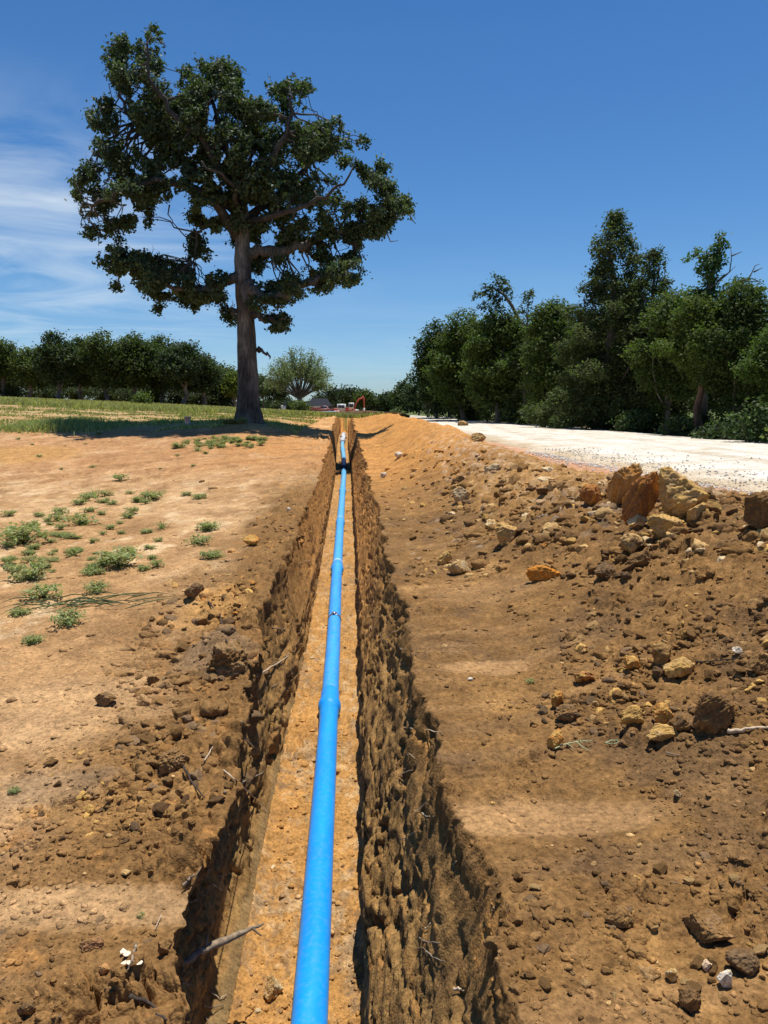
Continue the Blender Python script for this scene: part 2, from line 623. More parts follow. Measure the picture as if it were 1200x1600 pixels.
def build_ground():
    # rows
    ys = [1.05]
    while ys[-1] < 46:
        y = ys[-1]
        ys.append(y + .00125 * y ** 1.5 + .0022)
    back = [1.05 - .03 * (1.22 ** k - 1) / .22 for k in range(1, 23)]
    far = [ys[-1]]
    while far[-1] < 2600:
        far.append(far[-1] * 1.022)
    Yr = np.array(back[::-1] + ys + far[1:])
    nr = len(Yr)
    # columns: distance from the rims in units of the row's scale
    nl = 330
    g = [0.0]
    while g[-1] < .62:
        g.append(g[-1] + .0018 + .0016 * min(1, g[-1] * 2))
    while g[-1] < 9:
        g.append(g[-1] * 1.09)
    g = np.array(g)
    NW, NF, NV = 64, 60, 84
    scale = np.maximum(Yr, 1.6)
    depthfade = sst(49, 46, Yr)[:, None]
    Yc = Yr[:, None]
    # ragged rims
    n = lambda f, s: perlin(Yr * f, Yr * 0 + s, 5)
    rag = .05 * n(.9, 1.5) + .045 * n(2.7, 4.1) + .03 * n(7, 8.3) + .018 * n(19, 3.3) + .008 * n(47, 2.2)
    rimL = fl_left(Yr) + .03 + rag * 1.15 - .06 * np.clip(n(1.3, 9.1), 0, 1)
    rimL = rimL - np.interp(Yr, [0, 3, 4, 6, 8, 12, 30], [-.03, -.01, .05, .20, .24, .20, .16])
    n = lambda f, s: perlin(Yr * f, Yr * 0 + s, 9)
    rag = .06 * n(.8, 1.5) + .05 * n(2.3, 4.1) + .035 * n(6, 8.3) + .02 * n(17, 3.3) + .01 * n(43, 2.2)
    rimR = fl_right(Yr) + .36 + rag + .10 * np.clip(n(1.1, 7.7), 0, 1)
    rimR = rimR - np.interp(Yr, [0, 12, 25, 35], [0, .04, .1, .12])
    XL = rimL[:, None] - (scale[:, None] * g[None, :])[:, ::-1]
    XR = rimR[:, None] + scale[:, None] * g[None, :]
    YL = np.broadcast_to(Yc, XL.shape); YR = np.broadcast_to(Yc, XR.shape)
    ZL = ground_z(XL, YL); ZR = ground_z(XR, YR)
    zf = pipe_top(Yr) - 2 * PIPE_R - .015
    zrl = ZL[:, -1]; zrr = ZR[:, 0]
    zf = np.where(Yr > 44, np.maximum(zf, 0), zf)
    # left wall: slightly overhanging above, a smooth out-stepping foot
    t = np.linspace(0, 1, NW + 2)[1:-1][None, :]
    fl = fl_left(Yr)[:, None]
    over = np.interp(Yr, [0, 3, 4, 5.5, 8, 12, 40], [.075, .075, .06, .03, .01, -.01, -.02])[:, None]
    kk = sst(4.2, 6.0, Yr)[:, None]
    tl_ = t * (1 - kk) + kk * np.clip(t / .62, 0, 1) ** 1.25
    XWL = rimL[:, None] * (1 - tl_) + fl * tl_ - over * 1.8 * sst(0, .22, t) * sst(1.0, .86, t)
    foot = sst(.93, .97, t) * .02
    XWL = XWL + foot * sst(1.0, .97, t)
    ZWL = zrl[:, None] * (1 - t) + zf[:, None] * t
    # floor
    tf = np.linspace(0, 1, NF)[None, :]
    fr = fl_right(Yr)[:, None]
    XF = fl * (1 - tf) + fr * tf
    ZF = zf[:, None] + 0 * tf + .05 * (np.abs(tf * 2 - 1) ** 6)
    # right wall, from the floor up: vertical slot, then leaning back
    tv = np.linspace(0, 1, NV + 2)[1:-1][None, :]
    lean = np.where(tv < .34, -.05 * np.sin(np.pi * tv / .34), (np.maximum(tv - .34, 0) / .66) ** .92)
    XWR = fr + (rimR[:, None] - fr) * lean
    ZWR = zf[:, None] * (1 - tv) + zrr[:, None] * tv
    X = np.concatenate([XL, XWL, XF, XWR, XR], 1)
    Z = np.concatenate([ZL, ZWL, ZF, ZWR, ZR], 1)
    nc = X.shape[1]
    Y = np.broadcast_to(Yc, X.shape).copy()
    sec = np.concatenate([np.full(XL.shape[1], 0), np.full(NW, 1), np.full(NF, 2), np.full(NV, 3), np.full(XR.shape[1], 4)])[None, :]
    # close the trench beyond its far end
    Zs = ground_z(X, Y)
    inner = (sec > 0) & (sec < 4)
    Z = np.where(inner, Z * depthfade + Zs * (1 - depthfade), Z)
    # unwrapped coordinate across
    dx = np.sqrt(np.diff(X, axis=1) ** 2 + np.diff(Z, axis=1) ** 2)
    S = np.concatenate([np.zeros((nr, 1)), np.cumsum(dx, 1)], 1)
    S = S - S[:, XL.shape[1] + NW + NF // 2][:, None]
    S = S.astype(np.float32); Yf = Y.astype(np.float32)
    dL = np.maximum(rimL[:, None] - X, 0) * (sec == 0)
    dR = np.maximum(X - rimR[:, None], 0) * (sec == 4)
    terr = (sec == 0) | (sec == 4)
    wall = (sec == 1) | (sec == 3)
    isfl = (sec == 2)
    rx = RX(Yr)[:, None]
    # ---------------- roughness maps
    patch = fbm(S * .9, Yf * .8, 31, 3)
    patch2 = fbm(S * 2.3, Yf * 2.1, 77, 3)
    rough = np.zeros_like(S)
    left = (sec == 0)
    near_rim = np.exp(-(dL / (.55 + .25 * patch)) ** 2)
    rough = np.where(left, np.clip(near_rim * (.8 + .9 * patch2), 0, 1.3) + .13 + .2 * np.clip(patch2, 0, 1), rough)
    smoothL = blob(X, Y, 150, 1430, 1.9, .55, .16) + blob(X, Y, 60, 1480, 1.9, .5, .15)
    rough = rough * (1 - .8 * np.clip(smoothL, 0, 1) * left)
    bermr = sst(.25, .8, (X - rimR[:, None]) / np.maximum(rx - rimR[:, None], .4)) * sst(rx + 1.3, rx + .5, X)
    right = (sec == 4)
    rr = .42 + .5 * bermr + .45 * patch2
    farb = sst(13, 20, Yf)
    right_ = (sec == 4)
    rr = rr * (1 - .55 * farb)
    sm1 = blob(X, Y, 850, 1300, 1.72, .42, .13, seed=8)
    sm2 = blob(X, Y, 760, 900, 1.5, .55, .4, seed=12) * .8
    sm3 = blob(X, Y, 760, 1040, 1.65, .3, .12, seed=14)
    drag = fbm(X * .55 + .2 * Y, Y * 3.2 - .5 * X, 1701, 4, .55)
    benchz = sst(1.25, .55, (X - rimR[:, None]) / np.maximum(.25 * (rx - rimR[:, None]) + .55, .3)) * right_
    sm = np.clip(sm1 + sm2 + sm3 + .75 * benchz * sst(-.12, .12, drag), 0, 1)
    rr = np.clip(rr, .08, 1.3) * (1 - .9 * sm)
    roadz = sst(rx + .6, rx + 1.3, X)
    rr = rr * (1 - roadz) + .03 * roadz
    rough = np.where(right, rr, rough)
    rough = np.where(wall, .55 + .5 * patch2, rough)
    rough = np.where(isfl, .65, rough)
    rough = np.clip(rough, 0, 1.4) * sst(60, 35, Yf)
    lod = lambda size: sst(size * 2600, size * 700, Yf) if size else 1
    # ---------------- clods
    f1, f2, rn = worley(S / .24 + .25 * perlin(S * 9, Yf * 9, 4), Yf / .24, 101)
    c1 = (sst(.0, .22, f2 - f1) * (rn - .25) + np.clip(1 - f1 * 1.5, 0, 1) * .35 * rn)
    g1, g2, rn2 = worley(S / .095 + .3 * perlin(S * 22, Yf * 22, 6), Yf / .095, 202)
    c2 = (sst(.0, .25, g2 - g1) * (rn2 - .3) + np.clip(1 - g1 * 1.4, 0, 1) * .5 * rn2)
    h1, h2, rn3 = worley(S / .038, Yf / .038, 303)
    c3 = (sst(.0, .3, h2 - h1) * (rn3 - .3) + np.clip(1 - h1 * 1.3, 0, 1) * .5)
    fine = fbm(S * 30, Yf * 30, 404, 3, .6)
    mid = fbm(S * 4.5, Yf * 4.5, 505, 4, .55)
    big = fbm(S * .7, Yf * .7, 606, 3, .5)
    gate = sst(-.05, .35, patch2 + .3 * patch)
    crack = -.075 * gate * np.exp(-((f2 - f1) / .045) ** 2) * sst(-.1, .25, fbm(S * 1.7, Yf * 1.7, 1500, 2))
    crack = crack - .030 * np.exp(-((g2 - g1) / .06) ** 2) * sst(-.05, .2, patch2)
    disp = (.085 * gate * c1 + .050 * (.30 + .70 * sst(-.2, .2, mid)) * c2) * rough
    k1, k2, rn4 = worley(S / .02 + 3, Yf / .02, 313)
    disp = disp + crack * rough
    disp = disp + .022 * c3 * np.clip(rough * 1.2, .14, 1) * np.where(wall, .35, 1) + .011 * fine * np.clip(rough + .35, 0, 1) + .008 * (sst(0, .35, k2 - k1) * (rn4 - .2)) * np.clip(rough + .3, 0, 1) * sst(7, 4, Yf) * np.where(wall, .4, 1)
    disp = disp + .035 * mid * np.clip(rough, .12, 1) + .035 * big * sst(.0, .5, np.maximum(dL, dR)) * sst(80, 30, Yf)
    # tyre and bucket scrape ridges crossing the left bank
    scr = fbm((X * .8 + Y * .55).astype(np.float32) * .25, (Y * .9 - X * .5).astype(np.float32) * 2.6, 808, 3)
    disp = disp + (.02 + .055 * sst(13, 17, Yf) * sst(29, 25, Yf)) * scr * left * sst(.5, 1.5, dL) * sst(40, 12, Yf)
    scr2 = fbm((X * .5).astype(np.float32), (Y * .8 + X * .9).astype(np.float32), 818, 4, .6)
    disp = disp + .16 * scr2 * right * sst(12, 20, Yf) * sst(50, 40, Yf) * sst(0, .5, dR) * sst(rx + 1.0, rx + .5, X)
    disp = disp * np.where(isfl, .75, 1)
    wob = perlin(Yf * 2.2, S * .8, 71)
    # furrows along the walls
    streak = fbm(Yf * 9, S * 2.2, 909, 4, .6)
    streak2 = fbm(Yf * 2.0, S * 16, 919, 3, .6)
    gouge = np.clip(fbm(Yf * 4.4, S * 3.0, 929, 3, .5) - .22, 0, 1)
    gouge = np.clip(fbm(Yf * 1.3 + .12 * fbm(Yf * 7, S * 7, 933, 2), S * 6.5 + 9 + .5 * wob, 930, 4, .6) - .19, 0, 1)
    lump = fbm(Yf * 1.5, S * 3.5, 931, 3, .5)
    wd = .010 * streak - .24 * gouge + disp * .12 + .06 * wob + .05 * lump + .006 * fbm(Yf * 22, S * 22, 932, 3, .6)
    tt_ = np.concatenate([np.zeros(XL.shape[1]), t[0], np.ones(NF), 1 - tv[0], np.zeros(XR.shape[1])])[None, :]
    w1 = fbm(Yf * .9, S * 3.4 + .55 * fbm(Yf * 3, S * 3, 72, 3), 1601, 4, .6)
    w2 = fbm(Yf * 2.2, S * 8 + .5 * fbm(Yf * 5, S * 5, 73, 3), 1602, 3, .6)
    fis = -.095 * np.exp(-(w1 / .034) ** 2) * sst(-.2, .1, w2) - .04 * np.exp(-(w2 / .045) ** 2) * sst(-.15, .15, fbm(Yf * 1.5, S * 1.5, 1603, 2))
    p1, p2, pn = worley(Yf / .42, S / .12 + .6 * wob, 777)
    plate = .045 * (pn - .5) * sst(0, .10, p2 - p1)
    wd = (wd + fis + plate) * np.where(sec == 1, (1 - .6 * kk * sst(.7, .4, tt_)), 1) * (1 - .45 * sst(6, 11, Yf)) * np.where(sec == 3, .62, .85)
    smoothfoot = np.zeros_like(S)
    tt = np.concatenate([np.zeros(XL.shape[1]), t[0], np.ones(NF), 1 - tv[0], np.zeros(XR.shape[1])])[None, :]
    smoothfoot = np.where(sec == 1, sst(.91, .94, tt), 0) + np.where(sec == 3, sst(.80, .86, tt), 0)
    edge = sst(0, .06, tt) * sst(1.0, .965, tt)
    wd = wd * (1 - .88 * smoothfoot) * edge * np.interp(Yr, [0, 30, 46], [1, .8, .3])[:, None]
    Xo = X.copy(); Zo = Z.copy()
    Xo = np.where(sec == 1, X + wd * .9, Xo)
    Xo = np.where(sec == 3, X - wd * .9, Xo)
    Zo = np.where(sec == 3, Z + wd * .35 * (1 - smoothfoot), Zo)
    Zo = np.where(terr | isfl, Zo + disp, Zo)
    # clods near the rim roll over sideways a little
    lat = .02 * perlin(S * 14, Yf * 14, 55) * rough * terr
    Xo = Xo + lat
    Yo = Y + .018 * perlin(S * 13 + 5, Yf * 13, 56) * rough * sst(1.1, 2.0, Yf)
    # no clods poke through the pipe
    px_ = pipe_x(Yr)[:, None]
    nearp = np.abs(X - px_) < PIPE_R * 1.25
    Zo = np.where(isfl & nearp, np.minimum(Zo, zf[:, None] + .03), Zo)
    # ---------------- colours (albedo of the soils)
    sand = np.array([.49, .31, .155]); tan = np.array([.385, .225, .100]); brown = np.array([.20, .108, .038])
    dkb = np.array([.135, .080, .038]); orange = np.array([.52, .25, .070]); ochre = np.array([.45, .25, .085])
    grey = np.array([.245, .165, .095]); pink = np.array([.50, .27, .155]); green = np.array([.14, .16, .05])
    straw = np.array([.34, .27, .12]); white = np.array([.62, .56, .46])
    cn = fbm(S * 1.6, Yf * 1.1, 1001, 5, .6)
    cn2 = fbm(S * 5.5, Yf * 5, 1002, 4, .6)
    cn3 = fbm(S * .35, Yf * .3, 1003, 4, .55)

    def mixc(C, c, f):
        f = np.clip(f, 0, 1)[..., None]
        return C * (1 - f) + c * f
    C = np.zeros(S.shape + (3,)) + brown
    # left side
    CLf = np.zeros_like(C) + tan
    CLf = mixc(CLf, sand, sst(-.1, .35, cn3 + .5 * cn + .25 * sst(9, 14, Yf)))
    mott = fbm(X * 1.1, Y * .75, 1010, 5, .62); mott2 = fbm(X * 4.2, Y * 3.1, 1011, 5, .65)
    CLf = mixc(CLf, np.array([.62, .45, .26]), sst(.08, .38, mott + .4 * mott2) * .75 * sst(3.5, 6, Yf))
    CLf = mixc(CLf, np.array([.24, .135, .058]), sst(.02, .36, -mott + .6 * mott2) * .72)
    CLf = mixc(CLf, brown, sst(1.5, .35, dL + .5 * cn) * sst(22, 12, Yf) * .95)
    CLf = mixc(CLf, dkb, sst(.05, .5, cn + .6 * cn2 - .25 + .35 * sst(4.2, 1.5, Yf)) * sst(6, 3.6, Yf) * .75)
    CLf = mixc(CLf, orange, sst(.15, .5, cn2 + .4 * cn) * sst(2.2, .2, dL) * .55)
    CLf = mixc(CLf, np.array([.40, .20, .085]), sst(16, 20, Yf) * sst(30, 25, Yf) * (.55 + .5 * cn))
    CLf = mixc(CLf, orange, sst(14, 24, Yf) * sst(5, 1, dL) * (.45 + .4 * cn))
    CLf = mixc(CLf, np.array([.30, .155, .065]), sst(.0, .4, scr + .4 * cn2) * sst(14, 18, Yf) * sst(30, 25, Yf) * .7)
    CLf = mixc(CLf, ochre, blob(X, Y, 30, 720, 1.5, 1.6, 1.6, seed=21) * .7)
    CLf = mixc(CLf, sand, blob(X, Y, 100, 1110, 1.9, .7, .6, seed=22) * .5 + blob(X, Y, 140, 1420, 1.9, .5, .12, seed=23) * .6)
    CLf = mixc(CLf, ochre, blob(X, Y, 330, 935, 1.75, .28, .45, .5, seed=24) * .75 + blob(X, Y, 200, 1260, 1.9, .4, .2, .5, seed=25) * .3)
    CLf = mixc(CLf, grey, blob(X, Y, 90, 1230, 1.9, .3, .18, .4, seed=26) * .6 + blob(X, Y, 330, 1000, 1.7, .28, .35, .3, seed=27) * .6)
    gr = sst(25.5, 27.5, Yf + 1.5 * cn + .0 * S) * sst(-3.2, -4.4, X + .10 * (Y - 28) * 0)
    gr = np.maximum(gr, sst(44, 50, Yf))
    CLf = mixc(CLf, np.array([.34, .26, .115]), gr * .7 * sst(-.3, .2, cn + .4 * cn2))
    CLf = mixc(CLf, straw, gr * sst(.0, .5, cn3 + cn * .5) * .35)
    CLf = mixc(CLf, np.array([.40, .28, .14]), sst(38, 44, Yf) * sst(58, 50, Yf) * sst(-9, -14, X) * .7)
    # right side
    CR = np.zeros_like(C) + brown
    CR = mixc(CR, ochre, sst(.10, .65, cn + .7 * cn2) * .42)
    CR = mixc(CR, np.array([.29, .162, .060]), sst(-.05, .35, fbm(X * 6, Y * 6, 1012, 5, .65)) * .55)
    CR = mixc(CR, dkb, sst(-.05, .4, -cn + .5 * cn2) * .7 * sst(14, 9, Yf))
    CR = mixc(CR, orange, sst(10, 19, Yf) * (.9 + .3 * cn))
    CR = mixc(CR, dkb * 1.25, sst(.05, .4, -drag) * benchz * .5)
    CR = mixc(CR, tan, np.clip(sm1 + .5 * sm2 + sm3 + .45 * benchz * sst(.12, .4, drag), 0, 1) * .7)
    CR = mixc(CR, white, sst(.32, .55, cn2 + .35 * bermr * (Yf > 7)) * .30 * sst(25, 14, Yf) * sst(6, 9, Yf))
    CR = mixc(CR, ochre, bermr * sst(8, 9.5, Yf) * sst(14, 11, Yf) * (.5 + .6 * cn2))
    CR = mixc(CR, pink, sst(rx + .45, rx + 1.0, X) * .9)
    CR = mixc(CR, white, sst(rx + 1.3, rx + 2.3, X + .6 * cn2) * .6)
    CR = mixc(CR, np.array([.10, .085, .045]), sst(10.9, 11.8, X + .5 * cn2))
    CR = mixc(CR, np.array([.11, .14, .04]), sst(46, 56, Yf))
    C = np.where((sec == 0)[..., None], CLf, CR)
    # walls and floor
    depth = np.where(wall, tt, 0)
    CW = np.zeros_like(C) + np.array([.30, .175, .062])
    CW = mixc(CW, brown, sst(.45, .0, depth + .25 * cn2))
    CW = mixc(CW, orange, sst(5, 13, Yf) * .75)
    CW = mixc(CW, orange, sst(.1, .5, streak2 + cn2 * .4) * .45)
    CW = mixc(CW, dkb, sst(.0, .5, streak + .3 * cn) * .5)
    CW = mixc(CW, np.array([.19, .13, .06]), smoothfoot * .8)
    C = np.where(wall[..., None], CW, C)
    CFl = np.zeros_like(C) + np.array([.41, .215, .068])
    CFl = mixc(CFl, np.array([.47, .32, .17]), sst(.0, .4, fbm(S * 9, Yf * 6, 61, 4, .7) + cn * .5) * .8)
    CFl = mixc(CFl, np.array([.23, .155, .09]), sst(.05, .4, fbm(S * 14, Yf * 8, 62, 4, .7) + .6 * fbm(S, Yf * .9, 63, 2)) * .65)
    C = np.where(isfl[..., None], CFl, C)
    C = np.where((Y > 46)[..., None] & inner[..., None], CR, C)
    # pale crumbs
    C = C * (1 + .22 * (rn3 - .5) + .18 * (rn2 - .5))[..., None]
    V = np.stack([Xo, Yo, Zo], -1).reshape(-1, 3)
    idx = np.arange(nr * nc).reshape(nr, nc)
    Q = np.stack([idx[:-1, :-1], idx[:-1, 1:], idx[1:, 1:], idx[1:, :-1]], -1).reshape(-1, 4)
    global GC, GNC
    GC = C.reshape(-1, 3).astype(np.float32); GNC = nc
    me = mesh_np('ground', V, Q, None, np.clip(C.reshape(-1, 3), .01, .9), smooth=False, mat=M_SOIL)
    o = obj('ground', me)
    o['kind'] = 'structure'
    print('ground', nr, nc)
    return o


ground = build_ground()
DG = bpy.context.evaluated_depsgraph_get()
BV = BVHTree.FromObject(ground, DG)


def soil_at(i):
    r, c = divmod(i, GNC - 1)
    return np.clip(GC[r * GNC + c], .03, .8)


def hit(px, py):
    """where the line of sight through a photo pixel meets the ground"""
    d = ray(px, py).normalized()
    p, nrm, i, dist = BV.ray_cast(Vector((0, 0, EYE)), d)
    return p, nrm


def drop(x, y):
    p, nrm, i, dist = BV.ray_cast(Vector((x, y, 30)), Vector((0, 0, -1)))
    return p.z if p else gz(x, y)


# ------------------------------------------------------------------ road
def build_road():
    m, nt, p, out = new_mat('white_gravel')
    vo = nt.nodes.new('ShaderNodeTexVoronoi')
    vo.inputs['Scale'].default_value = 34
    tc = nt.nodes.new('ShaderNodeTexCoord')
    nt.links.new(tc.outputs['Object'], vo.inputs['Vector'])
    c = ramp(nt, vo.outputs['Color'], [(0, (.50, .45, .36)), (.25, (.62, .57, .47)), (.6, (.71, .66, .56)), (1, (.80, .76, .67))])
    n = noise_node(nt, 1.1, 5, .65)
    c = mul(nt, c, ramp(nt, n.outputs['Fac'], [(.35, (.78, .72, .62)), (.55, (1, 1, 1))]))
    n3 = noise_node(nt, 1.0, 5, .6, mapping=(1.6, .10, 1))
    c = mul(nt, c, ramp(nt, n3.outputs['Fac'], [(.38, (.88, .85, .80)), (.56, (1.05, 1.05, 1.06))]))
    n4 = noise_node(nt, 26, 4, .8)
    c = mul(nt, c, ramp(nt, n4.outputs['Fac'], [(.32, (.62, .58, .52)), (.42, (1.04, 1.04, 1.05))]))
    c = mul(nt, c, attr(nt))
    nt.links.new(c, p.inputs['Base Color'])
    p.inputs['Roughness'].default_value = .9
    p.inputs['Specular IOR Level'].default_value = .15
    bump(nt, p, vo.outputs['Distance'], .8, .03)
    ys = [-8.0]
    while ys[-1] < 150:
        ys.append(ys[-1] + max(.05, .009 * ys[-1]))
    ys = np.array(ys)
    xs = np.linspace(0, 1, 150)
    ne = perlin(ys * .8, ys * 0, 3) * .35 + perlin(ys * 3, ys * 0, 4) * .15 + perlin(ys * 11, ys * 0, 4) * .06
    xl = np.interp(ys, [-8, 6, 10, 14, 20, 60, 150], [5.3, 5.1, 4.5, 4.0, 3.6, 1.2, -4]) + ne
    xr = np.interp(ys, [-8, 10, 22, 30, 42, 58, 90, 150], [12.2, 11.8, 11.4, 10.7, 10.1, 8.2, 5.5, 2.0])
    X = xl[:, None] * (1 - xs) + xr[:, None] * xs
    Y = np.broadcast_to(ys[:, None], X.shape)
    Zg = ground_z(X, Y)
    crown = .07 * np.sin(np.pi * xs[None, :]) + .045 * sst(0, .03, xs)[None, :]
    Z = Zg + crown + .012 + .012 * fbm(X * 3, Y * 3, 9, 4) + .035 * fbm(X * .6, Y * .5, 19, 2)
    f1, f2, rn = worley(X / .09, Y / .09, 44)
    Z = Z + .012 * (rn - .3) * sst(25, 10, Y)
    Z[:, 0] = Zg[:, 0] - .05
    Z[:, -1] = Zg[:, -1] - .05
    edge = sst(.16, .0, xs[None, :] + .05 * fbm(X * 1.5, Y * 1.5, 5, 4))
    cc = np.ones(X.shape + (3,)) * (1 - edge[..., None] * np.array([.18, .28, .42]))
    cc = cc * (.92 + .16 * rn[..., None])
    nr, nc = X.shape
    idx = np.arange(nr * nc).reshape(nr, nc)
    Q = np.stack([idx[:-1, :-1], idx[:-1, 1:], idx[1:, 1:], idx[1:, :-1]], -1).reshape(-1, 4)
    me = mesh_np('road', np.stack([X, Y, Z], -1).reshape(-1, 3), Q, None, cc.reshape(-1, 3), mat=m)
    o = obj('road', me)
    o['kind'] = 'structure'


build_road()

# ------------------------------------------------------------------ pipe
def pipe_mats():
    m, nt, p, out = new_mat('blue_pvc')
    n = noise_node(nt, 9, 5, .6, mapping=(1, .25, 1))
    c = ramp(nt, n.outputs['Fac'], [(.3, (.006, .26, .82)), (.7, (.010, .33, .92))])
    n2 = noise_node(nt, 30, 6, .7)
    dust = ramp(nt, n2.outputs['Fac'], [(.48, (0, 0, 0)), (.64, (.5, .5, .5)), (.72, (1, 1, 1))])
    mx = nt.nodes.new('ShaderNodeMixRGB')
    nt.links.new(mul(nt, dust, (.22, .22, .22)), mx.inputs[0])
    nt.links.new(c, mx.inputs[1]); mx.inputs[2].default_value = (.34, .40, .42, 1)
    nt.links.new(mul(nt, mx.outputs[0], attr(nt)), p.inputs['Base Color'])
    p.inputs['Roughness'].default_value = .42
    p.inputs['Specular IOR Level'].default_value = .35
    bump(nt, p, n.outputs['Fac'], .2, .004)
    return m


M_PIPE = pipe_mats()
M_BLACK = plain_mat('black_rubber', (.02, .02, .022), .6)
M_STEEL = plain_mat('steel_band', (.45, .45, .47), .35, .9)
M_WHITE = plain_mat('white_mark', (.75, .8, .85), .6)


def lathe_along(name, prof, mat, parent, n=40, col=(1, 1, 1)):
    """surface round the pipe's axis; prof = [(Y, radius)]"""
    pts, q = [], []
    for Yv, r in prof:
        cx = float(pipe_x(Yv)); cz = float(pipe_top(Yv)) - PIPE_R
        for k in range(n):
            a = 2 * math.pi * k / n
            pts.append((cx + r * math.cos(a), Yv, cz + r * math.sin(a)))
    for i in range(len(prof) - 1):
        for k in range(n):
            k2 = (k + 1) % n
            q.append((i * n + k, (i + 1) * n + k, (i + 1) * n + k2, i * n + k2))
    me = mesh_np(name, pts, q, None, np.tile(np.array(col, np.float32), (len(pts), 1)), smooth=True, mat=mat)
    return obj(name, me, parent)


pipe_t = thing('water_pipe', 'long bright blue plastic water pipe lying along the trench floor', 'pipe')
joints = [6.95, 12.4, 16.6, 21.5, 26.2, 31.5]
start = -4.0
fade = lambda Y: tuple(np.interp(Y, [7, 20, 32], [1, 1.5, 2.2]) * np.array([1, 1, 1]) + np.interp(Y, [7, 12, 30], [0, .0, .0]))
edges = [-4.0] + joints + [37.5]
cols = [(1, 1, 1), (3, 1.12, 1.0), (4.5, 1.25, .98), (6, 1.35, .92), (8, 1.4, .86), (10, 1.45, .8), (12, 1.5, .75)]  # farther sections paler: dust plus sky reflection put into the colour
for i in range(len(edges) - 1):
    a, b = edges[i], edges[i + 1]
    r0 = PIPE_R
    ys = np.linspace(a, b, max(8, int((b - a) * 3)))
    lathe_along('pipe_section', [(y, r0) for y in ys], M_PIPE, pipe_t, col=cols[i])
# bell ends: wider sockets with a hump for the seal
for i, jy in enumerate(joints[:4] + [31.5]):
    k = 1.0 if i < 2 else .8
    prof = [(jy - .30, r0 * 1.0), (jy - .27, r0 * (1 + .05 * k)), (jy - .10, r0 * (1 + .07 * k)), (jy - .085, r0 * (1 + .12 * k)), (jy - .06, r0 * (1 + .25 * k)), (jy - .04, r0 * (1 + .29 * k)),
            (jy + .03, r0 * (1 + .29 * k)), (jy + .055, r0 * (1 + .25 * k)), (jy + .10, r0 * (1 + .13 * k)), (jy + .13, r0 * (1 + .10 * k)), (jy + .33, r0 * (1 + .09 * k)), (jy + .345, r0 * 1.0)]
    bell = lathe_along('bell_socket', prof, M_PIPE, pipe_t, col=cols[min(i, 6)])
    if i in (1, 2):
        lathe_along('insertion_mark', [(jy + .36, r0 + .001), (jy + .36, r0 + .0025), (jy + .40, r0 + .0025), (jy + .40, r0 + .001)], M_WHITE, pipe_t)
# steel band clamp with its bolt
cy_ = 9.75
lathe_along('band_clamp', [(cy_ - .022, r0 + .001), (cy_ - .022, r0 + .007), (cy_ + .022, r0 + .007), (cy_ + .022, r0 + .001)], M_STEEL, pipe_t)
g = Geo()
px0 = float(pipe_x(cy_)); pz0 = float(pipe_top(cy_))
g.box(px0 - .02, px0 + .02, cy_ - .035, cy_ + .03, pz0 + .004, pz0 + .028)
g.tube([(px0 - .04, cy_, pz0 + .018), (px0 + .04, cy_, pz0 + .018)], .007)
obj('clamp_bolt', g.mesh('clamp_bolt', M_STEEL), pipe_t)
# black mechanical coupling further on
jy = 26.4
lathe_along('coupling', [(jy - .20, r0), (jy - .20, r0 + .028), (jy - .12, r0 + .03), (jy - .11, r0 + .012), (jy + .1, r0 + .012), (jy + .11, r0 + .03), (jy + .20, r0 + .028), (jy + .20, r0)], M_BLACK, pipe_t)
# grey-white wrap over the far end
g = Geo()
pts = [(float(pipe_x(y)) + .03 * math.sin(y * 5), y, float(pipe_top(y)) - .05 + .05 * math.sin(y * 3.1)) for y in np.linspace(34.5, 39, 40)]
g.tube(pts, [(.10 + .03 * math.sin(i * 1.3)) for i in range(40)], 10, rough=.2, seed=3, col=(1, 1, 1))
wrap = obj('plastic_wrap', g.mesh('plastic_wrap', plain_mat('pale_plastic', (.55, .58, .62), .3, var=.25)), None)
tag(wrap, 'crumpled pale plastic wrap over the far end of the blue pipe', 'plastic wrap')

# ------------------------------------------------------------------ rocks and clods
def icosphere(level):
    t = (1 + 5 ** .5) / 2
    v = [(-1, t, 0), (1, t, 0), (-1, -t, 0), (1, -t, 0), (0, -1, t), (0, 1, t), (0, -1, -t), (0, 1, -t), (t, 0, -1), (t, 0, 1), (-t, 0, -1), (-t, 0, 1)]
    f = [(0, 11, 5), (0, 5, 1), (0, 1, 7), (0, 7, 10), (0, 10, 11), (1, 5, 9), (5, 11, 4), (11, 10, 2), (10, 7, 6), (7, 1, 8), (3, 9, 4), (3, 4, 2), (3, 2, 6), (3, 6, 8), (3, 8, 9), (4, 9, 5), (2, 4, 11), (6, 2, 10), (8, 6, 7), (9, 8, 1)]
    v = [np.array(a, float) / np.linalg.norm(a) for a in v]
    for _ in range(level):
        mid = {}; nf = []

        def md(a, b):
            k = (min(a, b), max(a, b))
            if k not in mid:
                m = v[a] + v[b]
                v.append(m / np.linalg.norm(m)); mid[k] = len(v) - 1
            return mid[k]
        for a, b, c in f:
            ab, bc, ca = md(a, b), md(b, c), md(c, a)
            nf += [(a, ab, ca), (b, bc, ab), (c, ca, bc), (ab, bc, ca)]
        f = nf
    return np.array(v), np.array(f)


ICO = {k: icosphere(k) for k in (0, 1, 2, 3, 4, 5)}


